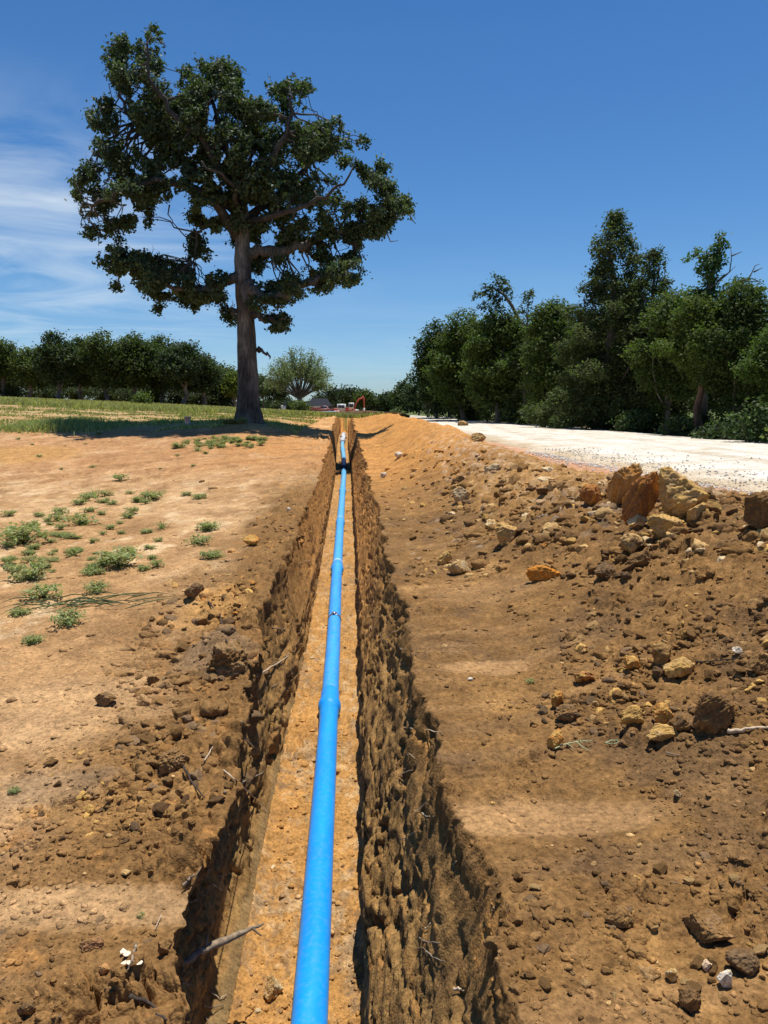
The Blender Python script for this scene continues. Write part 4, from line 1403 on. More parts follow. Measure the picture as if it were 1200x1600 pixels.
def build_oak():
    rng = np.random.RandomState(5)
    base = Vector((at(388, 655, OAKY).x, OAKY, 0))
    base.z = drop(base.x, OAKY)
    t = thing('oak_tree', 'lone tall post oak with a dark broken crown standing by the trench', 'tree', base)
    loc = lambda px, py, dy=0.0: at(px, py, OAKY + dy) - base
    C = lambda x, y, dy=0.0: loc(80 + x / 2, 20 + y / 2, dy)
    blobs = []
    for s in BLOBS.replace('\n', '').split(','):
        x, y, r = map(float, s.split())
        edge = min(1, math.hypot((x - 590) / 560, (y - 430) / 460))
        dmax = 2.7 * math.sqrt(max(.03, 1 - edge ** 2)) * (1 if y < 700 else .35)
        k = 2 if (r < 30 or y > 720) else (3 if edge < .55 else 2)
        for q in range(k):
            if k > 1 and not (r < 30 or y > 720): dmax_ = dmax
            dy = rng.uniform(-.8, .8) if (r < 30 or y > 720) else (-dmax + 2 * dmax * (q + rng.uniform(.1, .9)) / k)
            if y > 700: dy *= .6
            j = 0 if q == 0 else 12
            c = C(x + rng.uniform(-j, j), y + rng.uniform(-j, j), dy + 1.2)
            blobs.append((np.array(c), r / 2 / F * OAKY * (1.10 if y > 700 else .94) * (1 if q == 0 else .85)))
    for path, n_, r_ in (([(650, 885, -.3), (700, 885, -.6), (780, 845, -.9), (860, 820, -1.0), (940, 805, -1.1)], 16, .42), ([(700, 748, .4), (740, 742, .5), (830, 705, .8), (900, 680, 1.0), (1000, 688, 1.1), (1050, 640, 1.2)], 18, .42),
                         ([(525, 845, -.4), (440, 865, -.8), (340, 850, -1.0), (240, 800, -1.1), (215, 760, -1.1)], 20, .50), ([(690, 965, -.3), (730, 955, -.3)], 4, .26), ([(540, 665, .3), (490, 660, .5), (455, 690, .6), (445, 780, .6)], 8, .34), ([(520, 600, -.5), (430, 545, -1.0), (330, 520, -1.4), (220, 560, -1.6)], 12, .42)):
        for q in np.linspace(0, len(path) - 1, n_):
            x_, y_, d_ = [np.interp(q, range(len(path)), [w[i] for w in path]) for i in range(3)]
            blobs.append((np.array(C(x_ + rng.normal() * 14, y_ + rng.normal() * 16, d_ + rng.normal() * .35)), r_ * rng.uniform(.6, 1.15)))
    # crown
    P, cid, ow = tufts(blobs, 118, 20, rng, .105, .95, 1.25)
    # keep the outline ragged: thin out by a noise
    dd = P[:, 1] * .25
    keep = (fbm((P[:, 0] + dd) * 1.5, (P[:, 2] - dd) * 1.5, 12, 3) > -.16) & (fbm(P[:, 0] * 2.5 + P[:, 1] * 2.1, P[:, 2] * 2.5, 13, 2) > -.33)
    P, cid, ow = P[keep], cid[keep], ow[keep]
    f = (.55 + .9 * cid)[:, None]
    col = np.array([.068, .098, .046])[None] * f
    warm = rng.uniform(0, 1, len(P))[:, None] > .985
    col = np.where(warm, np.array([[.12, .13, .03]]), col)
    V, Q, Cc = leaves(P, .128, rng, col, outward=ow, up=.2)
    obj('crown', mesh_np('crown', V, Q, None, Cc, mat=M_LEAF), t)
    print('oak leaves', len(P))
    # trunk
    g = Geo()
    px_of = [(655, 389, 24), (648, 389, 21.5), (635, 388, 18.5), (600, 388, 16.5), (560, 386, 15.5), (520, 385, 14.5), (480, 383, 13.5), (455, 381, 13.5), (430, 380, 13), (405, 379, 12.5), (375, 379, 11), (340, 380, 10), (300, 375, 8), (260, 362, 6), (215, 350, 3.5)]
    pts = [np.array(loc(x, y)) for y, x, r in px_of]
    rad = [r * .93 / F * OAKY for y, x, r in px_of]
    pts[0][2] = -.25
    # resample smoothly
    tt = np.linspace(0, len(pts) - 1, 70)
    PP = np.array([[np.interp(q, range(len(pts)), [p[i] for p in pts]) for i in range(3)] for q in tt])
    RR = np.interp(tt, range(len(rad)), rad)
    n = 40
    ang = np.linspace(0, 2 * np.pi, n, endpoint=False)
    Vt = []
    for i, (p, r) in enumerate(zip(PP, RR)):
        hgt = p[2]
        flare = 1 + .22 * np.exp(-max(0, hgt) / .25) * np.cos(ang * 5 + 1) * 1
        nz = .09 * fbm(ang * 3.0, np.full(n, hgt * .9), 3, 3) + .05 * np.sin(ang * 14 + 2 * np.sin(hgt * 2.1))
        rr = r * flare * (1 + nz)
        Vt.append(np.stack([p[0] + rr * np.cos(ang), p[1] + rr * np.sin(ang), np.full(n, p[2])], 1))
    Vt = np.concatenate(Vt)
    Q = [(i * n + k, i * n + (k + 1) % n, (i + 1) * n + (k + 1) % n, (i + 1) * n + k) for i in range(69) for k in range(n)]
    lich_tone = np.clip(.9 + 1.3 * fbm(Vt[:, 0] * 2.2 + Vt[:, 1], Vt[:, 2] * 1.1, 8, 4), .55, 2.0)  # pale lichen patches
    lich_tone = lich_tone * np.where(Vt[:, 2] > 2.0, 1.25, .95)  # tone step: upper trunk paler, lower part darker
    g.add(Vt, Q, col=np.repeat(lich_tone[:, None], 3, 1) * np.array([1, .97, .92]))
    LIMBS = [  # crop coordinates (x, y, dy), radii m
        ([(610, 850, 0), (650, 885, -.3), (700, 890, -.6), (780, 850, -.9), (860, 825, -1.0), (940, 810, -1.1)], .28, .07),
        ([(605, 760, 0), (650, 745, .2), (740, 745, .5), (830, 710, .8), (900, 685, 1.0), (1000, 690, 1.1), (1050, 640, 1.2), (1045, 540, 1.2)], .26, .05),
        ([(590, 820, 0), (550, 830, -.2), (515, 860, -.5), (440, 870, -.8), (340, 850, -1.0), (240, 800, -1.1)], .24, .04),
        ([(630, 940, 0), (660, 955, -.2), (690, 965, -.3), (730, 955, -.3)], .17, .04),
        ([(645, 1055, 0), (665, 1060, -.1), (690, 1080, -.2)], .085, .03),
        ([(590, 925, 0), (565, 940, -.3)], .10, .05),
        ([(585, 700, 0), (540, 660, .3), (490, 660, .5), (455, 690, .6), (445, 780, .6)], .15, .04),
        ([(585, 690, 0), (500, 580, -.6), (430, 540, -1.0), (330, 520, -1.4), (220, 560, -1.6), (130, 600, -1.7)], .21, .05),
        ([(588, 640, 0), (480, 520, .6), (340, 400, 1.2), (240, 320, 1.4), (200, 200, 1.4)], .20, .04),
        ([(575, 560, 0), (480, 400, -.8), (380, 320, -1.0), (300, 200, -1.1), (305, 100, -1.1)], .19, .035),
        ([(575, 500, 0), (520, 360, .5), (500, 240, .7), (530, 190, .7)], .13, .03),
        ([(590, 600, 0), (680, 480, -.8), (740, 380, -1.1), (750, 290, -1.2), (745, 250, -1.2)], .17, .04),
        ([(595, 650, 0), (720, 560, 1.0), (820, 460, 1.4), (900, 390, 1.6)], .17, .035),
        ([(600, 660, 0), (740, 620, -1.2), (860, 580, -1.6), (940, 490, -1.7)], .15, .03),
        ([(590, 620, 0), (620, 480, 1.4), (640, 380, 1.9)], .12, .03),
        ([(590, 640, 0), (560, 520, -1.6), (470, 470, -2.2)], .12, .03)]
    nodes = []
    for k, (path, r0, r1) in enumerate(LIMBS):
        pp = [np.array(C(*q)) for q in path]
        m = len(pp)
        ts = np.linspace(0, m - 1, m * 4)
        fine = [np.array([np.interp(q, range(m), [p[i] for p in pp]) for i in range(3)]) + (rng.normal(size=3) * .045 if 0 < j else 0) for j, q in enumerate(ts)]
        rads = [r0 + (r1 - r0) * (q / (m - 1)) ** .7 for q in ts]
        rads[0] *= 1.25
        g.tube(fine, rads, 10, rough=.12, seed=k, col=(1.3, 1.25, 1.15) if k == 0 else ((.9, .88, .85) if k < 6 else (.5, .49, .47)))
        nodes += [(f_, r_) for f_, r_ in zip(fine[2:], rads[2:])]
    for i in range(40, 66):
        nodes.append((PP[i], RR[i]))
    NP = np.array([a for a, b in nodes]); NR = np.array([b for a, b in nodes])
    for c, r in blobs:
        d = np.linalg.norm(NP - c, axis=1)
        i = d.argmin()
        if d[i] > .35:
            g.tube(limb_path(NP[i], c, rng, .05, 5, .12), np.linspace(min(NR[i] * .55, .05), .012, 6).tolist(), 5, col=(.8, .78, .75), rough=.1)
        for q in range(2):
            e = c + rng.normal(size=3) * r * .8
            g.tube(limb_path(c, e, rng, .0, 3, .15), [.016, .012, .008, .004], 4, col=(.8, .78, .75))
    # dead hanging twigs
    for pth in ([(370, 600), (365, 630), (380, 650), (378, 665)], [(1050, 690), (1060, 715), (1085, 712)], [(690, 750), (695, 780), (708, 805)], [(655, 885), (652, 905), (655, 922)],
                [(340, 90), (360, 105)], [(1120, 630), (1130, 650), (1140, 660)], [(100, 630), (92, 660)], [(150, 690), (148, 728)]):
        g.tube([C(a, b, -.8) for a, b in pth], np.linspace(.03, .01, len(pth)).tolist(), 5)
    obj('trunk', g.mesh('trunk', M_BARK), t)


build_oak()


def simple_tree(name, label, cat, px, Y, top, hw, low=None, kind='oak', col=(.05, .07, .026), seed=1, size=.2, dens=1.0, group=None, trunk_col=(1, 1, 1), lean=0, mat=None, trunk_r=None, base_py=None, n_blobs=None, limbs=7):
    """a tree whose foot stands on the ground at distance Y under photo column px; its crown reaches photo row top and is hw pixels wide either side; low = photo row of the crown's lower edge"""
    rng = np.random.RandomState(seed)
    x = ray(px, 640).x * Y
    z0 = drop(x, Y)
    t = thing(name, label, cat, (x, Y, z0), group=group)
    zt = at(px, top, Y).z - z0
    W = hw / F * Y
    zl = (at(px, low, Y).z - z0) if low else zt * .28
    zl = max(zl, .15)
    blobs = []
    if kind == 'cedar':
        n = n_blobs or 40
        for i in range(n):
            f = (i + .5) / n
            zz = zl + (zt - zl) * f
            r = W * (1 - f) ** .62 * rng.uniform(.4, 1.05)
            a = i * 2.4 + rng.uniform(-.5, .5)
            br = max(.2, W * .22 * (1 - f * .62)) * rng.uniform(.7, 1.3)
            blobs.append((np.array([math.cos(a) * r * .95 + lean * f, math.sin(a) * r * .8, zz]), br))
        blobs.append((np.array([lean, 0, zt - .15]), .22))
        flat = .62
    elif kind == 'vase':
        flat = 1
    else:
        cz = (zt + zl) / 2; hz = (zt - zl) / 2
        n = n_blobs or int(14 + 12 * min(3, max(.8, hz / W)))
        for i in range(n):
            d = rng.normal(size=3); d /= np.linalg.norm(d)
            q = rng.uniform(.2, 1) ** .5 * .80
            br = min(W, hz) * rng.uniform(.30, .50)
            zz = cz + d[2] * hz * q
            wide = 1.0 if kind == 'oak' else .9
            blobs.append((np.array([d[0] * W * q * wide + lean * (zz / zt), d[1] * W * q, zz]), br))
        blobs.append((np.array([lean, 0, zt - hz * .28]), hz * .3))
        for i in range(15):
            d = rng.normal(size=3); d /= np.linalg.norm(d); d[2] = abs(d[2]) * .9 - .25
            blobs.append((np.array([d[0] * W * 1.0, d[1] * W, cz + d[2] * hz * .98]), min(W, hz) * rng.uniform(.10, .22)))
        flat = .85
    crown_mesh('crown', blobs, rng, 3.0 * dens / (size * size), 9, size * 1.0, size, col, mat or M_LEAFD, flat=flat, parent=t)
    g = Geo()
    tr = trunk_r or max(.08, W * .07)
    top_t = zl + (zt - zl) * (.9 if kind == 'cedar' else .45)
    trunk = [np.array([0, 0, -.2])] + [np.array([lean * q * .6 + rng.normal() * tr * .5, rng.normal() * tr * .5, top_t * q]) for q in (.1, .3, .5, .75, 1)]
    g.tube(trunk, [tr * 1.35, tr * 1.1, tr, tr * .85, tr * .6, tr * .2], 9, col=trunk_col, rough=.08, seed=seed)
    for b, r in [blobs[k] for k in rng.permutation(len(blobs))[:limbs]]:
        st = trunk[rng.randint(2, 5)]
        g.tube(limb_path(st, b, rng, .06, 4, .08), np.linspace(tr * .45, tr * .08, 5).tolist(), 5, col=trunk_col)
    obj('trunk', g.mesh('trunk', M_BARK2), t)
    return t


# ---- the wood on the right of the road
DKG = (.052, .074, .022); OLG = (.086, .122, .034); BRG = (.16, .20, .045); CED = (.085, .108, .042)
G1 = 'trees along the right of the road'
simple_tree('oak_tree', 'dark rounded oak at the far left end of the roadside wood', 'tree', 682, 60, 498, 38, 666, 'oak', DKG, 101, .22, 1.1, G1)
simple_tree('oak_tree', 'olive green oak second from the far end of the roadside wood', 'tree', 722, 54, 479, 52, 656, 'oak', OLG, 102, .20, 1.1, G1)
simple_tree('oak_tree', 'broad olive oak under the leafy branch that sticks out', 'tree', 778, 49, 477, 56, 656, 'oak', OLG, 103, .19, 1.1, G1)
simple_tree('cedar_tree', 'small dark cedar spire left of the tallest cedar', 'tree', 820, 47, 456, 40, 640, 'cedar', CED, 104, .18, 1.0, G1)
simple_tree('oak_tree', 'dense green oak between the small and the tallest cedar', 'tree', 862, 43, 464, 56, 656, 'oak', OLG, 105, .17, 1.1, G1)
simple_tree('cedar_tree', 'tallest cedar of the roadside wood with a pointed top', 'tree', 950, 36, 334, 112, 668, 'cedar', CED, 106, .125, 1.0, G1, n_blobs=130)
simple_tree('cedar_tree', 'shorter cedar leaning on the right flank of the tallest cedar', 'tree', 1008, 34.5, 392, 84, 668, 'cedar', (.070, .092, .036), 107, .125, 1.0, G1, n_blobs=90)
simple_tree('oak_tree', 'dull green tree right of the cedars', 'tree', 1042, 31.5, 446, 54, 666, 'oak', OLG, 108, .12, 1.1, G1)
simple_tree('oak_tree', 'yellow green leafy tree under the vine covered snag', 'tree', 1090, 27.5, 462, 62, 600, 'oak', (.085, .118, .028), 109, .11, 1.1, G1, trunk_r=.13, trunk_col=(.9, .6, .45))
simple_tree('oak_tree', 'dark bushy tree with dead twigs on top at the right edge', 'tree', 1150, 26.5, 432, 56, 666, 'oak', (.07, .10, .03), 110, .11, 1.1, G1)
simple_tree('oak_tree', 'green tree cut off by the right edge of the view', 'tree', 1212, 24, 490, 52, 640, 'oak', (.08, .12, .03), 111, .11, 1.1, G1)
simple_tree('oak_tree', 'tree behind the right edge of the wood', 'tree', 1290, 23, 430, 60, 660, 'oak', OLG, 112, .16, 1, G1)
# a second rank behind closes the wood
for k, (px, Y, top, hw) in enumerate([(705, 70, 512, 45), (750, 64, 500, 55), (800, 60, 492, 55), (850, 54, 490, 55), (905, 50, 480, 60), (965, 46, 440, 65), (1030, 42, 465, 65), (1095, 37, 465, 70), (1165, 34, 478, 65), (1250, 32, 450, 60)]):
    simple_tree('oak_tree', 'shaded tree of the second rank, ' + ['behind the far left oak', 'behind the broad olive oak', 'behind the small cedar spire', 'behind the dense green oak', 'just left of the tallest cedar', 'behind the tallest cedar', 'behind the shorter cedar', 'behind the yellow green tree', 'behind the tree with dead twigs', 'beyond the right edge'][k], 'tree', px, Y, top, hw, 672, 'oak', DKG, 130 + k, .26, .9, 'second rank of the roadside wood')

# the branch that sticks out over the oaks, and the vine covered snag
def snag():
    rng = np.random.RandomState(9)
    Y = 28.5
    x = ray(1100, 640).x * Y
    z0 = drop(x, Y)
    t = thing('dead_tree', 'tall snag wrapped in bright green vine with bare twigs beside it', 'tree', (x, Y, z0))
    b = Vector((x, Y, z0))
    A = lambda px, py, dy=0: np.array(at(px, py, Y + dy) - b)
    g = Geo()
    g.tube([(0, 0, -.2), A(1098, 600), A(1100, 540), A(1095, 490), A(1108, 450), A(1118, 410), A(1125, 372)], [.2, .17, .14, .12, .1, .07, .03], 8, rough=.1)
    for pth in ([(1120, 440), (1140, 425), (1143, 405), (1142, 385)], [(1143, 400), (1160, 393)], [(1110, 450), (1135, 430), (1150, 415)], [(1150, 450), (1172, 432), (1180, 415), (1188, 412)],
                [(1150, 440), (1175, 435), (1195, 445)], [(1178, 425), (1192, 418)], [(1130, 455), (1165, 440), (1190, 440)]):
        g.tube([A(p, q, -.3) for p, q in pth], np.linspace(.035, .008, len(pth)).tolist(), 5)
    obj('trunk', g.mesh('trunk', M_BARK2), t)
    bl = [(A(p, q, rng.uniform(-.3, .3)), r / F * Y) for p, q, r in [(1127, 372, 9), (1125, 385, 11), (1118, 395, 14), (1110, 408, 16), (1122, 412, 12), (1098, 400, 9), (1088, 393, 7), (1080, 400, 6), (1074, 405, 4), (1100, 420, 10), (1110, 428, 14), (1108, 442, 14),
          (1092, 412, 5), (1088, 425, 4), (1100, 455, 14), (1090, 462, 14), (1078, 458, 10), (1120, 455, 16), (1140, 450, 14), (1155, 440, 10), (1165, 450, 12), (1180, 460, 12), (1075, 470, 12), (1110, 480, 22), (1085, 490, 20), (1140, 475, 20)]]
    crown_mesh('vine', bl, rng, 260, 8, .09, .12, (.075, .13, .03), M_LEAF, parent=t)
    # leafy branch further along the wood
    Y2 = 49
    x2 = ray(800, 640).x * Y2
    t2 = thing('leaning_tree', 'thin pale tree leaning left with a leafy branch above the oaks', 'tree', (x2, Y2, drop(x2, Y2)))
    b2 = t2.location.copy()
    B = lambda px, py, dy=0: np.array(at(px, py, Y2 + dy) - b2)
    g = Geo()
    g.tube([(0, 0, -.2), B(812, 560), B(816, 510), B(800, 478), B(787, 460), B(770, 450), B(750, 458), B(738, 462)], [.2, .16, .14, .11, .09, .07, .05, .02], 7)
    g.tube([B(787, 462), B(780, 445), B(772, 430)], [.07, .05, .02], 6)
    obj('trunk', g.mesh('trunk', M_BARK2), t2)
    bl = [(B(p, q, rng.uniform(-.5, .5)), r / F * Y2) for p, q, r in [(772, 434, 6), (780, 440, 7), (790, 442, 6), (776, 450, 9), (788, 452, 8), (762, 452, 8), (750, 458, 7), (740, 464, 5), (765, 462, 8), (780, 463, 8), (792, 466, 7), (795, 455, 5), (758, 480, 10), (775, 478, 10)]]
    crown_mesh('crown', bl, rng, 70, 8, .16, .22, (.06, .095, .04), M_LEAF, parent=t2)


snag()


def shrub(name, label, px, Y, top, hw, seed, col=BRG, size=.12, group=None, dens=1.0, lowrow=None):
    rng = np.random.RandomState(seed)
    x = ray(px, 640).x * Y
    z0 = drop(x, Y)
    t = thing(name, label, 'shrub', (x, Y, z0), group=group)
    H = max(.3, at(px, top, Y).z - z0)
    W = hw / F * Y
    bl = []
    for i in range(12):
        a = rng.uniform(0, 6.28); q = rng.uniform(0, .75)
        zz = rng.uniform(.15, .8) * H * (1 - q * .4)
        bl.append((np.array([math.cos(a) * q * W, math.sin(a) * q * W, zz]), rng.uniform(.25, .42) * min(H, W)))
    crown_mesh('foliage', bl, rng, 2.8 * dens / size ** 2, 7, size * 1.1, size, col, M_LEAF, parent=t)
    g = Geo()
    for b, r in bl:
        g.tube([(b[0] * .1, b[1] * .1, -.1), b * np.array([.4, .4, .5]), b], [.03, .02, .008], 5)
    obj('stem', g.mesh('stem', M_BARK2), t)


G2 = 'shrubs at the foot of the roadside wood'
for k, (px, Y, top, hw, c, lb) in enumerate([
        (1185, 21.5, 620, 42, (.060, .095, .028), 'bright green shrub at the right edge below the wood'),
        (1120, 24.0, 655, 34, (.055, .085, .030), 'low green shrub in front of the reddish trunk'),
        (1060, 27.0, 650, 30, (.045, .070, .022), 'dull low shrub under the dull green tree'),
        (985, 31.5, 628, 30, (.055, .085, .028), 'light green shrub under the two cedars'),
        (930, 34.5, 640, 22, (.040, .065, .020), 'small dark shrub under the tallest cedar'),
        (870, 40.0, 625, 22, (.050, .080, .024), 'green shrub under the dense oak'),
        (762, 52.0, 640, 12, (.085, .12, .030), 'tiny yellow green shrub by the road shoulder'),
        (1245, 20.0, 600, 45, BRG, 'shrub just beyond the right edge'),
        (735, 55.0, 612, 26, (.07, .095, .028), 'olive shrub beside the tiny yellow green one'),
        (800, 47.0, 618, 26, (.06, .09, .026), 'green shrub below the small cedar spire'),
        (700, 60.0, 600, 30, (.045, .070, .022), 'dark shrub at the far end of the wood'),
        (668, 64.0, 590, 24, (.045, .070, .026), 'leafy shrub hiding the left end of the wood')]):
    shrub('shrub', lb, px, Y, top, hw, 200 + k, c, .10 + Y * .0016, G2)
for k, (px, Y) in enumerate([(1150, 24.5), (1090, 27), (1020, 31), (955, 35), (900, 39), (835, 44), (795, 49), (740, 54)]):
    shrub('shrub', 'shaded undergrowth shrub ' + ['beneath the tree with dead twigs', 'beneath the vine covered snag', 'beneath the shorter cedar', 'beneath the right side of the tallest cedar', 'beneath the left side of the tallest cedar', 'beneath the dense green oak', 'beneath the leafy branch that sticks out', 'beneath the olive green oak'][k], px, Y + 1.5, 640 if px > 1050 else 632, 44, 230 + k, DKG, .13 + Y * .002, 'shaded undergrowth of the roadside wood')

# ---- the grove on the left
GL = 'oaks of the grove behind the left field'
for k, (px, Y, top, hw, low, c, lb) in enumerate([
        (8, 98, 530, 34, 598, (0.072, 0.102, 0.029), 'leftmost oak of the distant left grove'),
        (48, 96, 543, 28, 605, (0.096, 0.128, 0.041), 'pale green small oak, second from the left in the grove'),
        (92, 88, 514, 32, 612, (0.052, 0.075, 0.032), 'dark tall oak with a ragged top in the left grove'),
        (128, 94, 526, 28, 610, (0.058, 0.081, 0.032), 'narrow dark oak right of the ragged one'),
        (168, 90, 514, 44, 610, (0.067, 0.093, 0.029), 'broad oak in the middle of the left grove'),
        (212, 92, 518, 40, 612, (0.070, 0.099, 0.029), 'oak with a forked pale trunk in the left grove'),
        (255, 95, 522, 40, 612, (0.070, 0.096, 0.032), 'oak right of the forked one in the left grove'),
        (290, 90, 534, 38, 616, (0.049, 0.072, 0.032), 'dark oak near the right end of the left grove'),
        (320, 93, 552, 26, 618, (0.052, 0.075, 0.032), 'sloping last dark oak of the left grove'),
        (346, 100, 575, 20, 624, (0.064, 0.090, 0.035), 'small dull oak behind the big trunk'),
        (366, 98, 576, 15, 626, (0.138, 0.181, 0.043), 'yellow green young tree just left of the big trunk')]):
    simple_tree('oak_tree', lb, 'tree', px, Y, top, hw, low, 'oak', c, 300 + k, .32, 1.0, GL, trunk_col=(1.1, 1.05, 1.0), limbs=5, trunk_r=.24 if hw > 20 else .14)
simple_tree('oak_tree', 'tree beyond the left edge of the grove', 'tree', -45, 95, 525, 34, 600, 'oak', OLG, 320, .32, 1.0, GL)
for k, px in enumerate([20, 75, 115, 155, 195, 235, 275, 310, 340]):
    simple_tree('oak_tree', 'rear rank oak showing behind ' + ['the two leftmost grove oaks', 'the dark tall ragged oak', 'the narrow dark oak', 'the left half of the broad oak', 'the gap between broad and forked oaks', 'the right half of the forked oak', 'the oak before the dark one', 'the last dark oaks', 'the small dull oak'][k], 'tree', px, 112, 548 + (k % 3) * 8, 34, 626, 'oak', DKG, 330 + k, .42, .9, 'rear rank of the left grove', trunk_col=(.8, .78, .75), limbs=4, trunk_r=.2)
shrub('shrub', 'rounded bright green bush in front of the left grove', 226, 72, 610, 20, 360, (.085, .13, .025), .22)
for k, px in enumerate([5, 45, 85, 125, 165, 200, 245, 280, 315, 350]):
    shrub('shrub', 'low dark scrub at the foot of ' + ['the leftmost oak', 'the pale green small oak', 'the dark tall ragged oak', 'the narrow dark oak', 'the broad grove oak', 'the forked grove oak', 'the oak right of the forked one', 'the dark oak near the right end', 'the sloping last oak', 'the small dull oak behind the trunk'][k], px, 99, 602, 30, 370 + k, (.045, .062, .022), .3, 'scrub under the left grove')

# ---- middle distance
def vase_tree():
    rng = np.random.RandomState(31)
    Y = 92
    x = ray(468, 640).x * Y
    z0 = drop(x, Y)
    t = thing('elm_tree', 'airy vase shaped tree with grey green leaves behind the big trunk', 'tree', (x, Y, z0))
    b = Vector((x, Y, z0))
    A = lambda px, py, dy=0: np.array(at(px, py, Y + dy) - b)
    g = Geo()
    g.tube([(0, 0, -.3), A(469, 632), A(468, 622)], [.38, .32, .3], 8)
    pts = []
    for i in range(46):
        a = -1.35 + 2.7 * (i / 45) + rng.uniform(-.08, .08)
        L = rng.uniform(.62, 1.08)
        dy = rng.uniform(-3.4, 3.4)
        ex = 468 + math.sin(a) * 52 * L; ey = 622 - (math.cos(a) * 66 + 8) * L
        e = A(ex, ey, dy)
        m = A(468 + math.sin(a) * 20, 622 - (math.cos(a) * 20 + 8), dy * .35)
        g.tube([A(468, 624), m * .9, (m + e) / 2, e], [.09, .06, .035, .015], 5)
        for s in np.linspace(.2, 1.05, 18):
            c = m * (1 - s) + e * s if s > .0 else m
            k = 16
            pts.append(c + rng.normal(size=(k, 3)) * np.array([.28, .28, .26]))
    P = np.concatenate(pts)
    V, Q, C = leaves(P, .27, rng, np.array([.17, .21, .10]), up=.2, aspect=.4)
    obj('crown', mesh_np('crown', V, Q, None, C, mat=M_LEAF), t)
    obj('trunk', g.mesh('trunk', M_BARK), t)


vase_tree()
GM = 'trees beyond the far end of the trench'
for k, (px, Y, top, hw, low, c, lb, kd) in enumerate([
        (432, 100, 596, 20, 630, (.030, .046, .022), 'small dark tree just right of the big trunk', 'oak'),
        (520, 215, 606, 24, 632, (.028, .042, .020), 'dark spreading tree left of the red excavator', 'oak'),
        (548, 225, 603, 26, 636, (.036, .052, .020), 'rounded dark tree behind the red excavator', 'oak'),
        (570, 215, 610, 17, 637, (.075, .100, .028), 'yellow green tree right of the red excavator', 'oak'),
        (590, 240, 617, 18, 640, (.034, .050, .024), 'grey green low tree beyond the white post', 'oak'),
        (608, 180, 612, 16, 642, (.036, .055, .024), 'dark green tree above the orange berm', 'oak'),
        (634, 150, 594, 22, 645, (.052, .075, .030), 'light topped tree left of the roadside wood', 'oak'),
        (655, 120, 590, 22, 648, (.040, .060, .026), 'dense tree touching the roadside wood', 'oak'),
        (412, 105, 585, 10, 628, (.075, .095, .045), 'thin pale tree peeping out behind the big trunk', 'oak')]):
    simple_tree('oak_tree' if kd == 'oak' else 'tree', lb, 'tree', px, Y, top, hw, low, kd, c, 400 + k, .0035 * Y, .9, GM, limbs=5)
shrub('shrub', 'yellow green bush under the airy vase shaped tree', 468, 84, 622, 20, 420, (.095, .13, .032), .25)
shrub('shrub', 'dark bush between the big trunk and the vase shaped tree', 428, 88, 618, 16, 421, (.05, .07, .025), .25)
shrub('shrub', 'green bush above the left part of the orange berm', 618, 95, 636, 14, 422, (.08, .11, .035), .25)
# far wood on the horizon: reads as one mass
rng = np.random.RandomState(77)
bl = []
for k in range(160):
    a = -.62 + 1.3 * k / 160
    Y = 620 + rng.uniform(-40, 40)
    bl.append((np.array([a * Y, Y, gz(a * Y, Y) + rng.uniform(2, 7)]), rng.uniform(4, 8)))
P, cid, ow = tufts(bl, 3.2, 6, rng, 1.0)
V, Q, C = leaves(P, 2.0, rng, np.array([.05, .075, .045])[None] * (.7 + .6 * cid[:, None]))
tag(obj('far_wood', mesh_np('far_wood', V, Q, None, C, mat=M_LEAFD)), 'far off line of woodland on the horizon', 'wood', kind='stuff')

# ------------------------------------------------------------------ grass and weeds
def blades(P, h, rng, col, w=.012, bend=.45):
    n = len(P)
    a = rng.uniform(0, 2 * np.pi, n)
    side = np.stack([np.cos(a), np.sin(a), np.zeros(n)], 1)
    b = rng.uniform(0, 2 * np.pi, n)
    lean = np.stack([np.cos(b), np.sin(b), np.zeros(n)], 1) * (h * bend * rng.uniform(.2, 1.3, n))[:, None]
    hz = np.stack([np.zeros(n), np.zeros(n), h], 1)
    ws = side * (w * rng.uniform(.7, 1.4, n) if np.ndim(w) == 0 else w)[:, None]
    m = P + hz * .6 + lean * .35
    tip = P + hz * .95 + lean
    V = np.stack([P - ws, P + ws, m + ws * .7, m - ws * .7, tip], 1).reshape(-1, 3)
    i = np.arange(n)[:, None] * 5
    Q = i + np.array([[0, 1, 2, 3]])
    T = i + np.array([[3, 2, 4]])
    c = np.asarray(col)[None] * (1 + .3 * rng.uniform(-1, 1, (n, 1)))
    return V, Q, T, np.repeat(c, 5, 0)


def gz_np(x, y):
    return ground_z(np.asarray(x, float), np.asarray(y, float))


